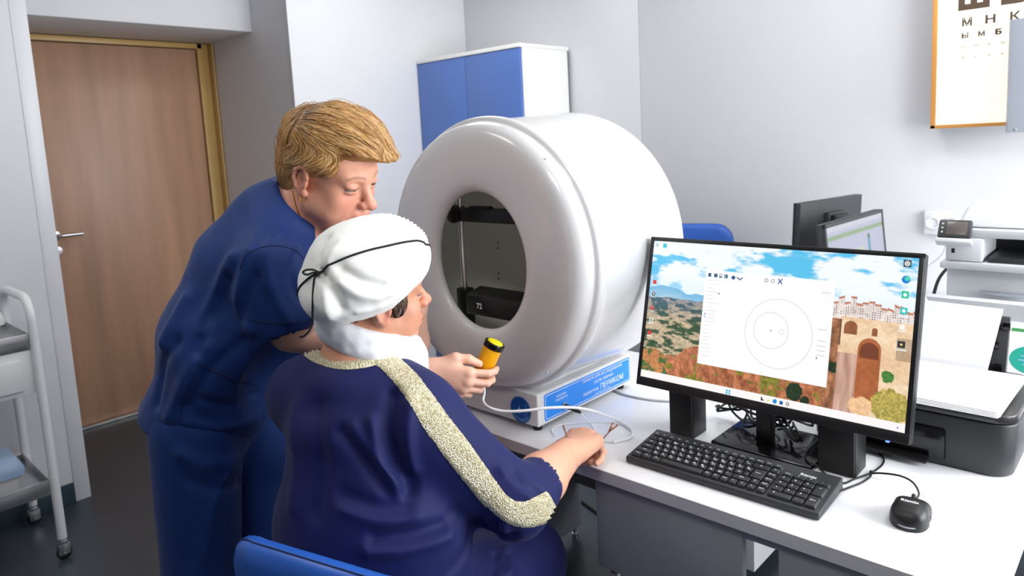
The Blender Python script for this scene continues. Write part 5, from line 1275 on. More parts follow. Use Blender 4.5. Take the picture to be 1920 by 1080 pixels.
# ---- the standing nurse ------------------------------------------------------------------------------------
HN = Frame(at_d(623, 321, 1.60), (0.95, 0.30, -0.42), (0.10, -0.12, 1), 1.05)
nHip, nNeck = V3(-1.725, -0.515, 0.90), V3(-1.525, -0.415, 1.335)
nR = unit((0.52, -0.85, 0)); nUp = unit(nNeck-nHip); nF = unit(np.cross(nUp, nR)); NT = Frame(nHip, nF, nUp)
nSR, nSL = at_d(508, 487, 1.57), nNeck-nR*0.160+V3(0, 0, -0.02)
nER = at_d(545, 618, 1.60); nWR = at_d(806, 696, 1.64)
nEL = V3(-1.466, -0.096, 1.092); nWL = V3(-1.572, 0.000, 0.799)
hf = at_d(862, 716, 1.635)-nWR
nhand, ntips = hand_prims(nWR, hf, V3(0.05, 0.02, 1), CM[2]+V3(0, 0, 0.15), [(18, 42, 24), (26, 48, 26), (36, 52, 28), (44, 52, 30)], [(0.046, 0.046, 0.010), (0.052, 0.074, 0.018), (0.045, 0.1005, 0.030)], 1.0, 1.5)
nhandL, _ = hand_prims(nWL, V3(-0.03, 0.90, -0.40), V3(1, 0.05, 0), V3(0, -0.2, -1), [(-16, -4, 0)]*4, [(0.032, 0.045, 0.006), (0.034, 0.070, 0.004), (0.032, 0.092, -0.004)], 0.98, 0.4)
neckb = NT.inv(nNeck)
nskin = head_prims(HN, 1.0)+[cap(HN.p(0, -0.032, -0.055), nNeck+V3(0.03, 0.02, 0.02), 0.060, 0.066, 0.03), cap(nNeck+V3(0.03, 0.02, 0.02), nNeck+V3(0.02, 0.01, -0.06), 0.064, 0.070, 0.04),
    cap(nNeck+V3(0.02, 0.02, -0.03), nNeck+nF*0.06-nUp*0.12, 0.07, 0.09, 0.05), cap(nNeck-nUp*0.01, nSR, 0.046, 0.048, 0.03), cap(nNeck-nUp*0.01, nSL, 0.046, 0.048, 0.03), cap(nNeck-nUp*0.08, nHip, 0.08, 0.095, 0.04),
    cap(nSR, nER, 0.056, 0.046, 0.03), cap(nER, nER*0.6+nWR*0.4, 0.044, 0.042, 0.02), cap(nER*0.6+nWR*0.4, nWR, 0.042, 0.0265, 0.02),
    cap(nSL, nEL, 0.054, 0.045, 0.03), cap(nEL, nEL*0.6+nWL*0.4, 0.044, 0.041, 0.02), cap(nEL*0.6+nWL*0.4, nWL, 0.041, 0.026, 0.02)]+nhand+nhandL
nP = thing('person', 'person in dark blue scrubs leaning over the seated one and holding a yellow button', 'person', (-1.75, -0.5, 0))
hb = (HN.o-0.150, HN.o+0.150); hh = prim_box(nhand, 0.012); hl = prim_box(nhandL, 0.012)
lo, hi = prim_box(nskin, 0.02)
body = merge([sculpt(nskin, lo, hi, 0.0065, 2, [hb, hh, hl]), sculpt(nskin, *hb, 0.0020, 2), sculpt(nskin, *hh, 0.0022, 1), sculpt(nskin, *hl, 0.003, 1)])
def lit_arm_tint(col, P_):  # forearms and hands painted lighter: bright light put into the skin colour
    w_ = np.clip((1.16-P_[:, 2])/0.05, 0, 1)[:, None]; return col*(1-w_)+c3(236, 186, 162)*w_
def nail_tint(col, P_, tips):
    for p_, d_, r_, _ in tips:
        w_ = np.exp(-(np.linalg.norm(P_-(p_+d_*r_*0.6), axis=1)/0.0075)**4)[:, None]*0.7; col[:] = col*(1-w_)+c3(236, 176, 164)*w_
    return col
def c3(*t): return np.array([lin(v) for v in t])
sculpt_obj('body', *body, 'skin', nP, nail_tint(lit_arm_tint(skin_tint(HN, body[0], (224, 164, 138), 1.0, brow=(140, 98, 76)), body[0]), body[0], ntips))
# tunic
ntop = [ecap(NT, (0, 0, -0.02), (0, 0.0, 0.20), 0.150, 0.150, 1.24, 0.86, 0.05), ecap(NT, (0, -0.01, 0.20), (0, -0.012, 0.35), 0.150, 0.118, 1.26, 0.90, 0.06),
        ecap(NT, (0, -0.030, -0.20), (0, -0.01, 0.02), 0.186, 0.140, 1.14, 0.90, 0.05), ell(NT, (0.06, 0.100, 0.27), (0.085, 0.07, 0.09), 0.06), ell(NT, (-0.06, 0.100, 0.27), (0.085, 0.07, 0.09), 0.06),
        cap(nNeck-nUp*0.025+nR*0.03, nSR-nUp*0.012, 0.082, 0.072, 0.07), cap(nNeck-nUp*0.025-nR*0.03, nSL-nUp*0.012, 0.082, 0.072, 0.07), ell(Frame(nNeck, nF), (0, -0.01, 0.015), (0.085, 0.080, 0.062), 0.04),
        cap(nSR, nSR*0.30+nER*0.70, 0.070, 0.085, 0.06), cap(at_d(522, 418, 1.66), at_d(458, 500, 1.68), 0.082, 0.098, 0.06), cap(at_d(458, 500, 1.68), at_d(402, 620, 1.72), 0.098, 0.112, 0.06), cap(nSL, nSL*0.35+nEL*0.65, 0.072, 0.080, 0.03)]
ne = unit(nER-nSR); nel = unit(nEL-nSL)
# sleeve ends, hem and neck opening
def plane_cap(o, d, r): return ('ecap', Frame(o, np.cross(d, unit(np.cross(d, V3(0.3, 0.2, 1)))), d), V3(0, 0, 0.30), V3(0, 0, 0.301), 0.30, 0.30, r/0.2, r/0.2, 0.005, -1)
sEnd = nSR*0.26+nER*0.74; slEnd = nSL*0.3+nEL*0.7
ntop += [plane_cap(sEnd+ne*0.045, ne, 0.125), cap(sEnd, sEnd+ne*0.10, 0.066, 0.074, 0.006, -1), cap(slEnd+nel*0.075, nEL+nel*0.08, 0.11, 0.13, 0.006, -1), cap(slEnd, nEL, 0.060, 0.062, 0.006, -1)]
hemO = at_d(318, 806, 1.66); ntop += [plane(hemO, -unit(nUp+V3(-0.10, -0.06, 0)), 0.004), ecap(NT, (0, -0.03, -0.32), (0, -0.02, -0.08), 0.168, 0.125, 1.10, 0.90, 0.006, -1)]
nd = unit(HN.p(0, -0.032, -0.055)-nNeck)
ntop.insert(8, cap(nNeck-nd*0.02, nNeck+nd*0.075, 0.090, 0.080, 0.04))
nk = nNeck+nd*0.045
ntop += [plane(nNeck+nd*0.088, unit(nd+V3(0.1, 0.05, 0.12)), 0.004), cap(nNeck+nd*0.06, nNeck+nd*0.18, 0.070, 0.072, 0.005, -1), cap(nNeck+nF*0.12+V3(0, 0, 0.05), nNeck+nF*0.150-nUp*0.05, 0.034, 0.008, 0.008, -1)]
lo, hi = prim_box(ntop, 0.02)
P, F = sculpt(ntop, lo, hi, 0.0062, 2)
folds = [([(470, 470), (455, 520), (450, 580), (470, 620)], 0.012, 0.007), ([(480, 520), (462, 560), (455, 600)], 0.010, -0.006), ([(440, 480), (400, 560), (380, 620)], 0.016, 0.008), ([(430, 520), (390, 600), (372, 660)], 0.012, -0.008),
         ([(350, 560), (310, 640), (285, 700)], 0.02, 0.009), ([(330, 640), (300, 700), (290, 760)], 0.014, -0.008), ([(385, 650), (345, 720), (320, 780)], 0.016, 0.008), ([(455, 640), (400, 690), (350, 760)], 0.012, -0.006),
         ([(480, 780), (420, 800), (350, 790)], 0.014, 0.006), ([(480, 740), (430, 760), (380, 750)], 0.012, -0.005), ([(560, 470), (545, 520), (560, 560)], 0.010, -0.005), ([(520, 440), (500, 480), (510, 540), (540, 600)], 0.012, 0.006), ([(585, 480), (575, 530), (590, 590)], 0.010, 0.006)]
P = add_folds(P, F, [(a, b, c*1.5) for a, b, c in folds]); N_ = normals_of(P, F); P = P+N_*(0.0045*noise3(P, 16, 5)+0.0018*noise3(P, 34, 9))[:, None]
P = smooth_mesh(P, F, 1, 0.4)
top = sculpt_obj('tunic', P, F, 'scrub_blue', nP); bv = bvh_of(P, F)
seam('pocket_edge', bv, [(372, 683), (405, 697), (440, 712), (478, 722)], 0.0016, 'thread_dark', top)
seam('side_seam', bv, [(338, 790), (345, 745), (368, 700)], 0.0010, 'seam_blue', top)
seam('shoulder_seam', bv, [(450, 505), (462, 478), (490, 464), (520, 461), (552, 469), (572, 488)], 0.0010, 'seam_blue', top)
seam('sleeve_hem', bv, [(460, 598), (490, 604), (530, 606), (565, 604), (594, 594)], 0.0010, 'seam_blue', top)
# trousers
hR, hL = nHip+nR*0.092+V3(0.01, 0, -0.02), nHip-nR*0.092+V3(-0.0, 0, -0.02)
kR, kL = V3(-1.675, -0.62, 0.47), V3(-1.735, -0.40, 0.47); aR, aL = V3(-1.70, -0.635, 0.07), V3(-1.76, -0.39, 0.07)
ntr = [ell(Frame(nHip+V3(0.0, 0, -0.03), nF), (0, -0.015, 0), (0.160, 0.125, 0.13), 0.04)]
for h_, k_, a_ in ((hR, kR, aR), (hL, kL, aL)): ntr += [cap(h_, k_, 0.104, 0.088, 0.03), cap(k_, a_, 0.088, 0.078, 0.03)]
P, F = sculpt(ntr, *prim_box(ntr, 0.02), 0.0075, 2)
P = add_folds(P, F, [([(340, 850), (380, 870), (440, 860)], 0.016, 0.008), ([(350, 900), (400, 915), (450, 900)], 0.014, -0.007), ([(430, 880), (400, 950), (385, 1040)], 0.014, 0.007), ([(340, 880), (345, 960), (360, 1050)], 0.016, -0.006)])
N_ = normals_of(P, F); P = P+N_*(0.004*noise3(P*[1, 1, 0.6], 14, 15))[:, None]
sculpt_obj('trousers', P, F, 'scrub_blue', nP)
for a_ in (aR, aL):
    sf = Frame(V3(a_[0], a_[1], 0.0), nF*[1, 1, 0])
    sh_ = [ell(sf, (0, 0.07, 0.035), (0.046, 0.11, 0.036), 0.02), ell(sf, (0, -0.02, 0.045), (0.040, 0.06, 0.045), 0.03), cap(sf.p(0, 0, 0.06), sf.p(0, 0, 0.10), 0.036, 0.040, 0.02)]
    sh_.append(('ecap', sf, V3(0, 0.03, -0.30), V3(0, 0.03, -0.301), 0.30, 0.30, 1, 1, 0.003, -1))
    P, F = sculpt(sh_, *prim_box(sh_, 0.02), 0.005, 1); sculpt_obj('shoe', P, F, 'shoe_white', nP)
# short swept hair
nh = [ell(HN, (0, -0.022, 0.050), (0.088, 0.100, 0.086), 0.02), ell(HN, (0.004, 0.022, 0.100), (0.070, 0.080, 0.044), 0.03), ell(HN, (0.0, 0.080, 0.084), (0.052, 0.040, 0.028), 0.02), ell(HN, (-0.020, 0.108, 0.066), (0.034, 0.024, 0.015), 0.016),
      ell(HN, (0.0, -0.072, 0.000), (0.076, 0.046, 0.072), 0.02), ell(HN, (0.0, -0.062, -0.045), (0.058, 0.040, 0.040), 0.02), ell(HN, (0.066, 0.020, 0.044), (0.020, 0.034, 0.030), 0.015), ell(HN, (-0.066, 0.020, 0.044), (0.020, 0.034, 0.030), 0.015)]
for s in (-1, 1): nh += [ell(HN, (s*0.088, -0.004, -0.010), (0.024, 0.021, 0.033), 0.006, -1)]
nh += [ell(HN, (s*0.085, 0.030, -0.012), (0.030, 0.028, 0.032), 0.008, -1) for s in (-1, 1)]
nh += [ell(HN, (0.0, 0.112, 0.009), (0.085, 0.062, 0.057), 0.012, -1)]
P, F = sculpt(nh, *prim_box(nh, 0.015), 0.003, 2)
ql_ = HN.inv(P); P = P+normals_of(P, F)*(0.0042*noise3(ql_*[1.6, 0.5, 1.0], 46, 61)*np.clip((ql_[:, 2]+0.01)/0.05, 0.15, 1))[:, None]
q = HN.inv(P); keep = None
bvh_h = bvh_of(P, F); Nh = normals_of(P, F)
def hair_flow(q):
    x, y, z = q; top_ = np.clip((z-0.045)/0.05, 0, 1); s = np.sign(x) if abs(x) > 1e-3 else 1.0
    fwd = V3(-0.25-0.5*x/0.07*(-1 if x < 0 else 0.3), 1.0, -0.15); bck = V3(0.10*s, -0.75, -0.55) if y > -0.055 else V3(-0.25*s*0, -0.12, -1.0)
    if y < -0.07 and z > 0.03: fwd = V3(0.15*s, -0.3, -0.8)
    t_ = top_*(1 if y > -0.05 else 0.15); 
    return fwd*t_+bck*(1-t_)
def hair_locks(fr, P, N_, bvh, flow, n, seed, len_, r_, cols, lift=0.0035, steps=9, mask=None):
    rr = np.random.RandomState(seed); ids = rr.choice(len(P), n*2); vs_, fs, cc = [], [], []; done = 0
    for i in ids:
        ql = fr.inv(P[i][None])[0]
        if mask and not mask(ql): continue
        p = P[i].copy(); L_ = len_*(0.6+0.8*rr.rand()); st = L_/steps; pts = []; jit = rr.randn(3)*0.07; nn = N_[i]; wob = rr.rand()*6.28
        for k in range(steps+1):
            t_ = k/steps; pts.append((p+nn*(lift*(0.25+1.0*math.sin(math.pi*min(1, t_*0.9+0.08)))*(0.4+0.8*rr.rand()*0.2+0.4)), nn))
            d = flow(fr.inv(p[None])[0])+jit; d = fr.v(*d); d = d-nn*(d@nn); d = unit(d); w2 = np.cross(d, nn); d = unit(d+w2*0.10*math.sin(wob+t_*3))
            p = p+d*st; hit = bvh.find_nearest(Vector(p))
            if hit[0] is None: break
            p = np.array(hit[0]); nn = np.array(hit[1]); ql = fr.inv(p[None])[0]
            if ql[1] > 0.055 and abs(ql[0]) < 0.06 and nn @ fr.z < -0.25: break
        if len(pts) < 4: continue
        o = len(vs_); K = len(pts); c0 = cols[rr.randint(len(cols))]*(0.84+0.3*rr.rand())
        for k in range(K):
            d = unit(pts[min(k+1, K-1)][0]-pts[max(k-1, 0)][0]); nn = pts[k][1]; w2 = unit(np.cross(d, nn)); rr_ = r_*(0.55+0.6*math.sin(math.pi*min(1, k/(K-1)*0.8+0.12)))*(1 if k < K-1 else 0.15)
            for a, b_ in ((1, 0), (0, 0.55), (-1, 0), (0, -0.55)): vs_.append(pts[k][0]+w2*rr_*a+nn*rr_*b_); cc.append(c0*(0.86+0.2*k/K))
        for k in range(K-1):
            for j in range(4): a = o+k*4+j; b_ = o+k*4+(j+1) % 4; fs.append((a, b_, b_+4, a+4))
        done += 1
        if done >= n: break
    return np.array(vs_), np.array(fs), np.array(cc)
def c3(*t): return np.array([lin(v) for v in t])
bl = [c3(214, 164, 96), c3(196, 144, 78), c3(226, 182, 120), c3(176, 124, 66), c3(236, 200, 146)]
lv, lf_, lc_ = hair_locks(HN, P, Nh, bvh_h, hair_flow, 6500, 5, 0.080, 0.00085, bl, 0.0030, 10)
fv, ff, fc = hair_locks(HN, P, Nh, bvh_h, hair_flow, 420, 12, 0.062, 0.0007, bl, 0.0085, 10, mask=lambda q: q[2] > 0.05)
lc_ = np.concatenate([lc_, fc]); lv, lf_ = merge([(lv, lf_), (fv, ff)])
base = np.tile(c3(176, 126, 70), (len(P), 1)); q = HN.inv(P); base *= (0.85+0.3*(vnoise(q[:, 0]*260, q[:, 1]*30+q[:, 2]*60, 3)))[:, None]
nape = np.clip((-0.02-q[:, 2])/0.05, 0, 1)[:, None]; base = base*(1-nape)+c3(150, 116, 84)*nape
ql = HN.inv(lv); npl = np.clip((-0.01-ql[:, 2])/0.05, 0, 1)[:, None]; lc_ = lc_*(1-0.6*npl)+c3(150, 118, 88)*0.6*npl
tm_ = np.exp(-((np.abs(ql[:, 0])-0.075)/0.02)**2-((ql[:, 1]-0.025)/0.02)**2-((ql[:, 2]-0.01)/0.025)**2)[:, None]; lc_ = lc_*(1-0.6*tm_)+c3(172, 142, 112)*0.6*tm_
cw_ = np.exp(-((ql[:, 1]+0.045)/0.022)**2-((ql[:, 2]-0.13)/0.02)**2)[:, None]; lc_ = lc_*(1-0.55*cw_)+c3(150, 140, 132)*0.55*cw_
hp, hfc = merge([(P, F), (lv, lf_)])
sculpt_obj('hair', hp, hfc, 'hair_blond', nP, np.concatenate([base, lc_]))
# ear pendant and neck chain
eb = HN.p(0.083, -0.004, -0.043)
er = MB(); 
for k in range(3): er.lathe([(0, -0.0028), (0.0022, -0.0014), (0.0028, 0), (0.0022, 0.0014), (0, 0.0028)], eb+V3(0, 0, -0.0042*k), (0, 0, 1), 10)
er.build('earring', 'gold', nP)
bvs = bvh_of(*body); ch = [cast_px(bvs, x, y, 0.001) for x, y in ((549, 358), (552, 372), (557, 390), (563, 406), (570, 422), (578, 438), (588, 456))]; ch = [p for p in ch if p is not None]
if len(ch) > 2: MB().tube(catmull(ch, 6), 0.0016, 6).build('necklace', 'gold', nP)

# ---- the seated patient ------------------------------------------------------------------------------------
HP = Frame(at_d(700, 548, 1.42), (0.30, 0.95, 0.0), (0.20, -0.06, 1), 1.0)
pF, pR = unit((-0.34, 0.94, 0)), unit((0.94, 0.34, 0))
pHip, pNeck = V3(-1.11, -0.49, 0.53), V3(-1.185, -0.462, 1.065)
pUp = unit(pNeck-pHip); PT = Frame(pHip, pF, pUp)
pSR, pSL = V3(-1.052, -0.425, 0.990), V3(-1.312, -0.505, 1.005)
pER = at_d(968, 944, 1.37); pWR = at_z(1064, 850, 0.822)
pEL = V3(-1.365, -0.33, 0.76); pWL = V3(-1.30, -0.14, 0.72)
pf_ = at_z(1140, 784, 0.816)-pWR
phand, ptips = hand_prims(pWR, pf_, V3(-1, -0.2, -0.1), V3(0, 0, -1), [(50, 88, 48), (52, 88, 48), (54, 88, 46), (56, 84, 44)], [(0.034, 0.045, 0.022), (0.030, 0.068, 0.034), (0.012, 0.082, 0.040)], 1.15, 0.3)
phandL, _ = hand_prims(pWL, V3(0.5, 0.8, -0.25), V3(0.8, -0.5, 0), V3(0, 0, -1), [(25, 30, 15)]*4, [(0.036, 0.045, 0.015), (0.044, 0.068, 0.022), (0.046, 0.09, 0.026)], 1.0, 0.6)
kRp, kLp = V3(-1.108, -0.090, 0.510), V3(-1.275, -0.150, 0.510)
pskin = head_prims(HP, 0.6)+[cap(HP.p(0, -0.030, -0.055), pNeck+V3(0.005, 0.01, 0.01), 0.060, 0.066, 0.03), cap(pNeck+V3(0, 0, 0.0), pNeck-pUp*0.06, 0.070, 0.085, 0.05),
    cap(pNeck+V3(0, 0, -0.02), pSR, 0.052, 0.045, 0.05), cap(pNeck+V3(0, 0, -0.02), pSL, 0.052, 0.045, 0.05), cap(pNeck-pUp*0.10+pF*0.02, pHip+pF*0.03, 0.085, 0.11, 0.05),
    cap(pSR, pER, 0.056, 0.048, 0.03), cap(pER, pER*0.55+pWR*0.45, 0.050, 0.050, 0.02), cap(pER*0.55+pWR*0.45, pWR, 0.050, 0.0345, 0.02),
    cap(pSL, pEL, 0.056, 0.048, 0.03), cap(pEL, pWL, 0.046, 0.029, 0.02)]+phand+phandL
for k_, hx in ((kRp, 0.09), (kLp, -0.09)):
    an = V3(k_[0]+0.01, k_[1]+0.015, 0.07); pskin += [cap(pHip+pR*hx, k_, 0.085, 0.068, 0.04), cap(k_, k_*0.68+an*0.32+V3(0, -0.012, 0), 0.060, 0.062, 0.02), cap(k_*0.68+an*0.32+V3(0, -0.012, 0), an, 0.062, 0.040, 0.02)]
pP = thing('person', 'person seated at the instrument in white beret and navy dress with gold sequin trim', 'person', (-1.10, -0.47, 0))
hb = (HP.o-0.145, HP.o+0.145); hh = prim_box(phand, 0.012); lo, hi = prim_box(pskin, 0.02)
body = merge([sculpt(pskin, lo, hi, 0.0065, 2, [hb, hh]), sculpt(pskin, *hb, 0.0021, 2), sculpt(pskin, *hh, 0.0022, 1)])
tint = skin_tint(HP, body[0], (214, 152, 122), 0.8, brow=(120, 92, 78)); leg = np.clip((0.60-body[0][:, 2])/0.02, 0, 1)[:, None]; tint = tint*(1-leg)+c3(166, 122, 104)*leg
lit_arm = np.clip((0.95-body[0][:, 2])/0.05, 0, 1)[:, None]*(1-leg); tint = tint*(1-0.7*lit_arm)+c3(226, 172, 146)*0.7*lit_arm  # arms and hands tinted paler, standing in for the bright light on them
sculpt_obj('body', *body, 'skin', pP, tint)
# dress
pd = [ecap(PT, (0, 0.015, 0.02), (0, 0.01, 0.24), 0.140, 0.142, 1.34, 0.96, 0.06), ecap(PT, (0, 0.01, 0.24), (0.0, 0.0, 0.43), 0.142, 0.100, 1.34, 0.96, 0.07), ell(PT, (0, 0.045, -0.01), (0.205, 0.175, 0.12), 0.05),
      ell(PT, (0.07, 0.11, 0.30), (0.085, 0.075, 0.085), 0.06), ell(PT, (-0.07, 0.11, 0.30), (0.085, 0.075, 0.085), 0.06), ell(PT, (0, 0.11, 0.14), (0.14, 0.09, 0.13), 0.06),
      cap(pNeck-pUp*0.035+pR*0.03, pSR, 0.072, 0.073, 0.06), cap(pNeck-pUp*0.035-pR*0.03, pSL, 0.072, 0.070, 0.06),
      cap(pSR, pER, 0.076, 0.062, 0.05), cap(pER, pER*0.68+pWR*0.32, 0.062, 0.058, 0.03), cap(pSL, pEL, 0.070, 0.060, 0.04), cap(pEL, pEL*0.6+pWL*0.4, 0.060, 0.056, 0.03)]
pe = unit(pWR-pER); cu = pER*0.68+pWR*0.32
pd += [cap(cu+pe*0.115, cu+pe*0.20, 0.090, 0.12, 0.005, -1), cap(cu+pe*0.02, cu+pe*0.08, 0.051, 0.051, 0.005, -1)]
for k_, hx in ((kRp, 0.10), (kLp, -0.10)): pd += [cap(pHip+pR*hx+pF*0.02, k_+V3(0, 0.01, 0.0), 0.112, 0.092, 0.05), cap(k_+V3(0, 0.0, -0.01), k_+V3(0, -0.01, -0.07), 0.092, 0.094, 0.04)]
pd += [cap(kRp*0.5+pHip*0.5+V3(0, 0, 0.0), kLp, 0.10, 0.09, 0.06)]
pd += [cap(kRp+V3(0, 0.0, -0.19), kLp+V3(0, 0.0, -0.19), 0.125, 0.125, 0.01, -1)]
nko = pNeck+V3(0.006, 0.012, 0.070)
pd.insert(6, ell(Frame(pNeck, pF), (0, -0.006, -0.012), (0.112, 0.096, 0.052), 0.03))
pd += [ell(Frame(nko, pF), (0, 0.014, 0.010), (0.096, 0.092, 0.056), 0.006, -1)]
P, F = sculpt(pd, *prim_box(pd, 0.02), 0.0062, 2)
folds = [([(735, 740), (728, 810), (745, 870), (768, 910)], 0.014, -0.012), ([(700, 790), (715, 860), (745, 925)], 0.012, 0.010), ([(640, 810), (690, 870), (735, 925), (770, 925)], 0.012, -0.008), ([(665, 800), (700, 850), (745, 905)], 0.010, 0.006),
         ([(770, 760), (765, 820), (775, 880)], 0.012, 0.008), ([(700, 1010), (770, 1000), (830, 985)], 0.012, -0.008), ([(690, 1035), (770, 1030), (840, 1005)], 0.012, 0.008), ([(900, 980), (880, 1020), (850, 1070)], 0.012, -0.008),
         ([(930, 985), (930, 1040), (925, 1075)], 0.010, -0.008), ([(945, 990), (950, 1030), (955, 1075)], 0.010, 0.007), ([(960, 890), (985, 915), (1010, 925)], 0.010, -0.007), ([(940, 880), (970, 905), (995, 930)], 0.010, 0.006),
         ([(560, 760), (555, 850), (550, 950)], 0.02, 0.006), ([(600, 760), (600, 860), (590, 960)], 0.018, -0.006), ([(850, 960), (900, 990), (960, 1005)], 0.012, -0.006), ([(640, 930), (700, 950), (760, 955)], 0.014, -0.006), ([(640, 955), (710, 975), (780, 970)], 0.014, 0.006)]
P = add_folds(P, F, [(a, b, c*1.3) for a, b, c in folds]); N_ = normals_of(P, F); P = P+N_*(0.004*noise3(P, 13, 25)+0.0012*noise3(P, 30, 29))[:, None]
P = smooth_mesh(P, F, 1, 0.4)
dress = sculpt_obj('dress', P, F, 'dress_navy', pP); bv = bvh_of(P, F)
ribbon('neckline_trim', bv, [(556, 634), (574, 656), (602, 672), (640, 681), (680, 679), (712, 672)], [17, 24, 24, 22], 'sequins', pP, 0.0035, 5, 10)
ribbon('sleeve_trim', bv, [(696, 664), (730, 682), (762, 712), (790, 750), (816, 790), (848, 832), (880, 875), (908, 912), (928, 938)], [24, 40, 44, 50, 52, 48, 44], 'sequins', pP, 0.0040, 9, 10, 3)
ribbon('cuff_trim', bv, [(922, 930), (944, 950), (965, 962), (990, 964), (1014, 956), (1036, 944)], [40, 42, 48, 52, 52], 'sequins', pP, 0.0045, 9, 10, 3)
for k_ in (kRp, kLp):
    sf = Frame(V3(k_[0]+0.01, k_[1]+0.015, 0.0), pF)
    sh_ = [ell(sf, (0, 0.07, 0.032), (0.044, 0.10, 0.034), 0.02), ell(sf, (0, -0.015, 0.04), (0.038, 0.055, 0.042), 0.03), ('ecap', sf, V3(0, 0.03, -0.30), V3(0, 0.03, -0.301), 0.30, 0.30, 1, 1, 0.003, -1)]
    Ps, Fs = sculpt(sh_, *prim_box(sh_, 0.02), 0.005, 1); sculpt_obj('shoe', Ps, Fs, 'shoe_black', pP)
# grey brown hair showing under the beret
ph = [ell(HP, (0, -0.020, 0.034), (0.0800, 0.099, 0.083), 0.02), ell(HP, (0.068, 0.024, 0.002), (0.014, 0.017, 0.030), 0.014), ell(HP, (-0.068, 0.024, 0.002), (0.014, 0.017, 0.030), 0.014), ell(HP, (0, -0.066, -0.012), (0.060, 0.034, 0.034), 0.02)]
for s in (-1, 1): ph += [ell(HP, (s*0.088, -0.004, -0.012), (0.022, 0.020, 0.033), 0.006, -1)]
ph += [ell(HP, (0.0, 0.112, 0.010), (0.088, 0.064, 0.062), 0.012, -1)]
Ph, Fh = sculpt(ph, *prim_box(ph, 0.015), 0.0035, 2); bvp = bvh_of(Ph, Fh); Nh = normals_of(Ph, Fh)
gl = [c3(112, 88, 74), c3(86, 66, 56), c3(150, 130, 116), c3(98, 78, 66)]
lv, lf_, lc_ = hair_locks(HP, Ph, Nh, bvp, lambda q: V3(0, 0.15 if q[1] > -0.02 else -0.2, -1), 700, 9, 0.045, 0.0016, gl, 0.003, 7, mask=lambda q: q[2] < 0.05 and q[1] > -0.045)
hp, hfc = merge([(Ph, Fh), (lv, lf_)]); sculpt_obj('hair', hp, hfc, 'hair_grey', pP, np.concatenate([np.tile(c3(92, 72, 62), (len(Ph), 1)), lc_]))
# felt beret with a cord tied round it
bt_ = [ell(HP, (0.0, 0.016, 0.072), (0.098, 0.098, 0.084), 0.03), ell(HP, (0.006, -0.046, 0.058), (0.102, 0.084, 0.086), 0.03), ell(HP, (0.004, -0.090, 0.014), (0.086, 0.054, 0.056), 0.03), ell(HP, (0.05, -0.04, 0.022), (0.050, 0.080, 0.040), 0.03), ell(HP, (-0.05, -0.04, 0.022), (0.050, 0.080, 0.040), 0.03)]
bt_ += [ell(HP, (0.0, 0.105, -0.045), (0.14, 0.095, 0.090), 0.012, -1), ell(HP, (0.0, -0.02, -0.094), (0.16, 0.17, 0.080), 0.012, -1)]
Pb, Fb = sculpt(bt_, *prim_box(bt_, 0.02), 0.0035, 2)
bf_ = [([(598, 512), (660, 488), (730, 470), (803, 458)], 0.010, -0.007), ([(600, 515), (625, 545), (640, 580)], 0.010, -0.010), ([(640, 505), (680, 530), (715, 540)], 0.012, -0.009), ([(640, 530), (690, 555), (735, 545)], 0.012, 0.007), ([(592, 500), (597, 470), (612, 445)], 0.010, -0.007), ([(615, 500), (622, 475), (640, 455)], 0.010, 0.005), ([(612, 540), (610, 570), (618, 592)], 0.010, 0.007), ([(670, 585), (720, 572), (760, 545)], 0.008, 0.004)]
Pb = add_folds(Pb, Fb, bf_); Nb = normals_of(Pb, Fb); Pb = Pb+Nb*(0.0012*noise3(Pb, 60, 41))[:, None]
br = sculpt_obj('beret', Pb, Fb, 'felt_white', pP); bvb = bvh_of(Pb, Fb)
p1, p2, p3 = (cast_px(bvb, *q) for q in ((600, 511), (700, 480), (798, 459)))
cc_ = HP.p(0, -0.03, 0.05); e1 = unit(p3-p1); nn = unit(np.cross(e1, p2-cc_)); nn = unit(np.cross(p3-cc_, p1-cc_)); e2 = np.cross(nn, e1); ring_ = []
for a in np.linspace(0, 2*math.pi, 60, endpoint=False):
    d = e1*math.cos(a)+e2*math.sin(a); r = bvb.ray_cast(Vector(cc_+d*0.4), Vector(-d))
    if r[0] is not None: ring_.append(np.array(r[0])+np.array(r[1])*0.0008)
MB().tube(ring_, 0.0021, 8, closed=True).build('cord', 'cord_black', pP)
k0 = cast_px(bvb, 598, 512, 0.003)
def off_(px, py, dd): return at_d(px, py, np.linalg.norm(0)+((k0-CAM)@CM[2])+dd)
kn = MB(); kn.tube(catmull([k0, off_(588, 506, -0.006), off_(574, 506, -0.008), off_(568, 511, -0.008), off_(576, 515, -0.006), off_(588, 511, -0.004), off_(596, 514, 0.0)], 6), 0.0020, 7)
kn.tube(catmull([k0, off_(590, 520, -0.006), off_(587, 545, -0.006), off_(586, 575, -0.006), off_(585, 605, -0.005), off_(580, 620, -0.002), off_(570, 630, 0.004), off_(562, 632, 0.012)], 6), 0.0020, 7)
kn.lathe([(0, -0.006), (0.004, -0.004), (0.0055, 0), (0.004, 0.004), (0, 0.006)], off_(595, 513, -0.003), (0.3, 0.2, 1), 10)
kn.build('cord_bow', 'cord_black', pP)
# crocheted rim of the beret front
rim = MB()
for i in range(17):
    a = math.radians(14+i*4.2); d = HP.v(0.12*math.sin(i*0.3), math.cos(a), math.sin(a)); c_ = HP.p(0, 0.0, 0.055); r = bvb.ray_cast(Vector(c_+d*0.4), Vector(-d))
    if r[0] is not None: rim.lathe([(0, -0.0035), (0.0028, -0.002), (0.0036, 0), (0.0028, 0.002), (0, 0.0035)], np.array(r[0]), np.array(r[1]), 8)
rm_ = rim.build('rim_stitches', 'felt_white', br); rm_['kind'] = 'stuff'
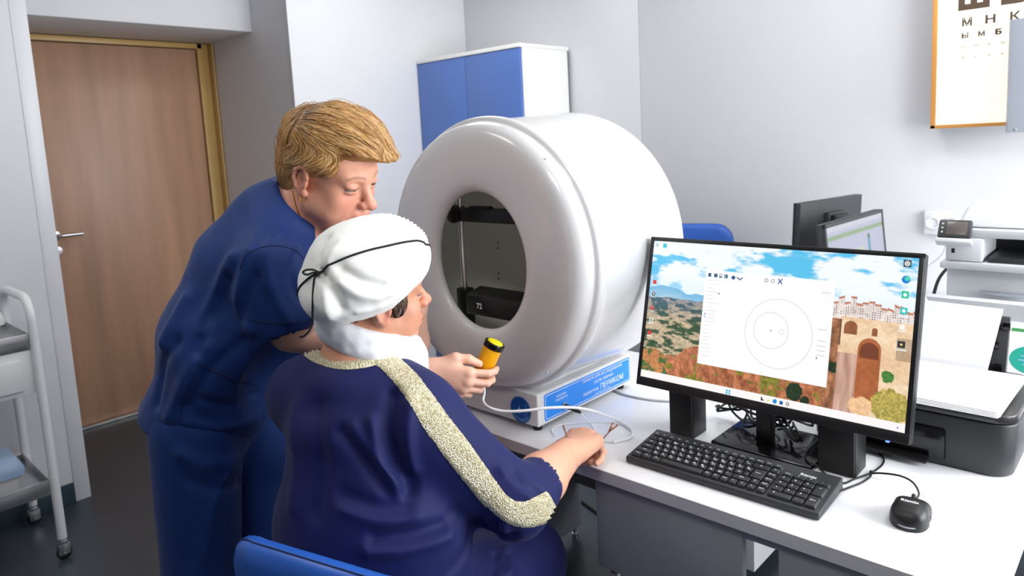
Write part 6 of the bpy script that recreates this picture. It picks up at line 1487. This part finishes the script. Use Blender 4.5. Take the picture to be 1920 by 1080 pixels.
# white neck cloth
sc_ = []; nC = HP.p(0, -0.012, -0.105); NF = Frame(nC, unit(pF*0.6+pR*0.4), unit((0.05, -0.10, 1)))
for i in range(24):
    a0, a1 = 2*math.pi*i/24, 2*math.pi*(i+1)/24
    def sp(a, dz): return NF.p(0.076*math.cos(a), 0.082*math.sin(a)+0.012*max(0, math.sin(a)), dz*(0.95+0.25*math.sin(a))+0.006-0.042*math.sin(a)+0.004*math.sin(a*3))
    for dz, r in ((0.018, 0.0135), (0.0, 0.0165), (-0.02, 0.0150)): sc_.append(cap(sp(a0, dz), sp(a1, dz), r, r, 0.014))
sc_ += [wcap(NF, (0.05, 0.085, -0.03), (0.03, 0.105, -0.065), 0.020, 0.012, 0.02)]
Pc, Fc = sculpt(sc_, *prim_box(sc_, 0.02), 0.0038, 2); Nc = normals_of(Pc, Fc); Pc = Pc+Nc*(0.0022*noise3(Pc*[1, 1, 2.2], 34, 51)+0.001*noise3(Pc, 80, 55))[:, None]
sculpt_obj('neck_cloth', Pc, Fc, 'gauze_white', pP)

# ------------------------------------------------------------------ what the hands hold
D0 = 1.686
b0, b1 = at_d(902, 701, D0), at_d(929, 641, D0-0.01); ba = unit(b1-b0); bl_ = np.linalg.norm(b1-b0)
rb = thing('response_button', 'yellow handheld response button with a black collar', 'button', tuple(b0))
MB().lathe([(0, -0.002), (0.019, -0.002), (0.0215, 0.002), (0.0215, 0.020), (0.0225, 0.022), (0.0225, bl_-0.014), (0, bl_-0.014)], b0, ba, 36).build('grip', 'yellow_plastic', rb)
MB().lathe([(0.019, bl_-0.015), (0.0245, bl_-0.015), (0.0250, bl_-0.003), (0.0235, bl_-0.001), (0.0205, bl_-0.001), (0.0205, bl_-0.006)], b0, ba, 36).build('collar', 'black_gloss', rb)
MB().lathe([(0, bl_+0.003), (0.012, bl_+0.0026), (0.018, bl_+0.001), (0.0202, bl_-0.003), (0.0202, bl_-0.01)], b0, ba, 36).build('push_cap', 'yellow_cap', rb)
pl0 = V3(BX1+0.004, 0.178, 0.792)
pg = thing('plug', 'black jack plug in the blue label of the instrument', 'plug', tuple(pl0))
pd_ = unit(at_z(1085, 772, 0.785)-pl0); MB().tube([pl0, pl0+pd_*0.016, pl0+pd_*0.017, pl0+pd_*0.040, pl0+pd_*0.052], [0.0062, 0.0062, 0.0052, 0.0048, 0.0030], 14).build('plug_body', 'black_plastic', pg)
pe_ = pl0+pd_*0.05
cw = [b0-ba*0.001, at_d(906, 716, 1.716), at_d(908, 736, 1.722), at_d(906, 752, 1.715), at_d(917, 764, 1.700), at_d(945, 771, 1.690), at_d(985, 770, 1.68), at_d(1025, 765, 1.68), at_d(1070, 764, 1.70), at_d(1110, 770, 1.73), at_z(1150, 785, 0.765), at_z(1178, 801, 0.7545), at_z(1186, 812, 0.7535), at_z(1180, 822, 0.7535), at_z(1150, 829, 0.7535)]
lead('cable', cw, 0.0034, 'cable_white', 'white lead running from the yellow button across the blue label', floor=None)
cw2 = [pe_, at_z(1096, 783, 0.768), at_z(1108, 795, 0.756), at_z(1118, 812, 0.7525), at_z(1130, 826, 0.7525), at_z(1150, 829, 0.7530)]
lead('cable', cw2, 0.0017, 'cable_white', 'thin white lead leaving the black plug')
lead('cable', [at_z(x, y, 0.7525) for x, y in ((1150, 829), (1178, 820), (1184, 808), (1172, 798), (1140, 792), (1100, 792), (1050, 797), (1035, 806), (1040, 818))], 0.0015, 'cable_white', 'thin white lead looped on the desk under the fist')
# spectacles held in the fist
gp = thing('spectacles', 'folded spectacles with brown arms held in the fist on the desk', 'spectacles', tuple(at_z(1100, 840, 0.75)))
gA, gB = at_z(1075, 842, 0.762), at_z(1128, 832, 0.762); gx = unit(gB-gA); gy = V3(-gx[1], gx[0], 0)
fr_ = MB()
for s in (0.25, 0.75):
    c_ = gA*(1-s)+gB*s; fr_.tube([c_+gx*0.020*math.cos(a)+V3(0, 0, 0.006+0.0)+gy*0.014*math.sin(a) for a in np.linspace(0, 2*math.pi, 24, endpoint=False)], 0.0013, 6, closed=True)
fr_.build('front_frame', 'spectacle_brown', gp)
for pts in ([at_z(1072, 838, 0.764), at_d(1062, 815, 1.60), at_d(1056, 797, 1.60)], [at_z(1126, 830, 0.768), at_d(1140, 812, 1.60), at_d(1150, 792, 1.595)], [at_z(1122, 832, 0.768), at_d(1141, 811, 1.595), at_d(1158, 797, 1.59)]):
    MB().tube(catmull(pts, 6), [0.0014]*6+[0.0016]*3+[0.0022]*4, 8).build('temple_arm', 'spectacle_brown', gp)
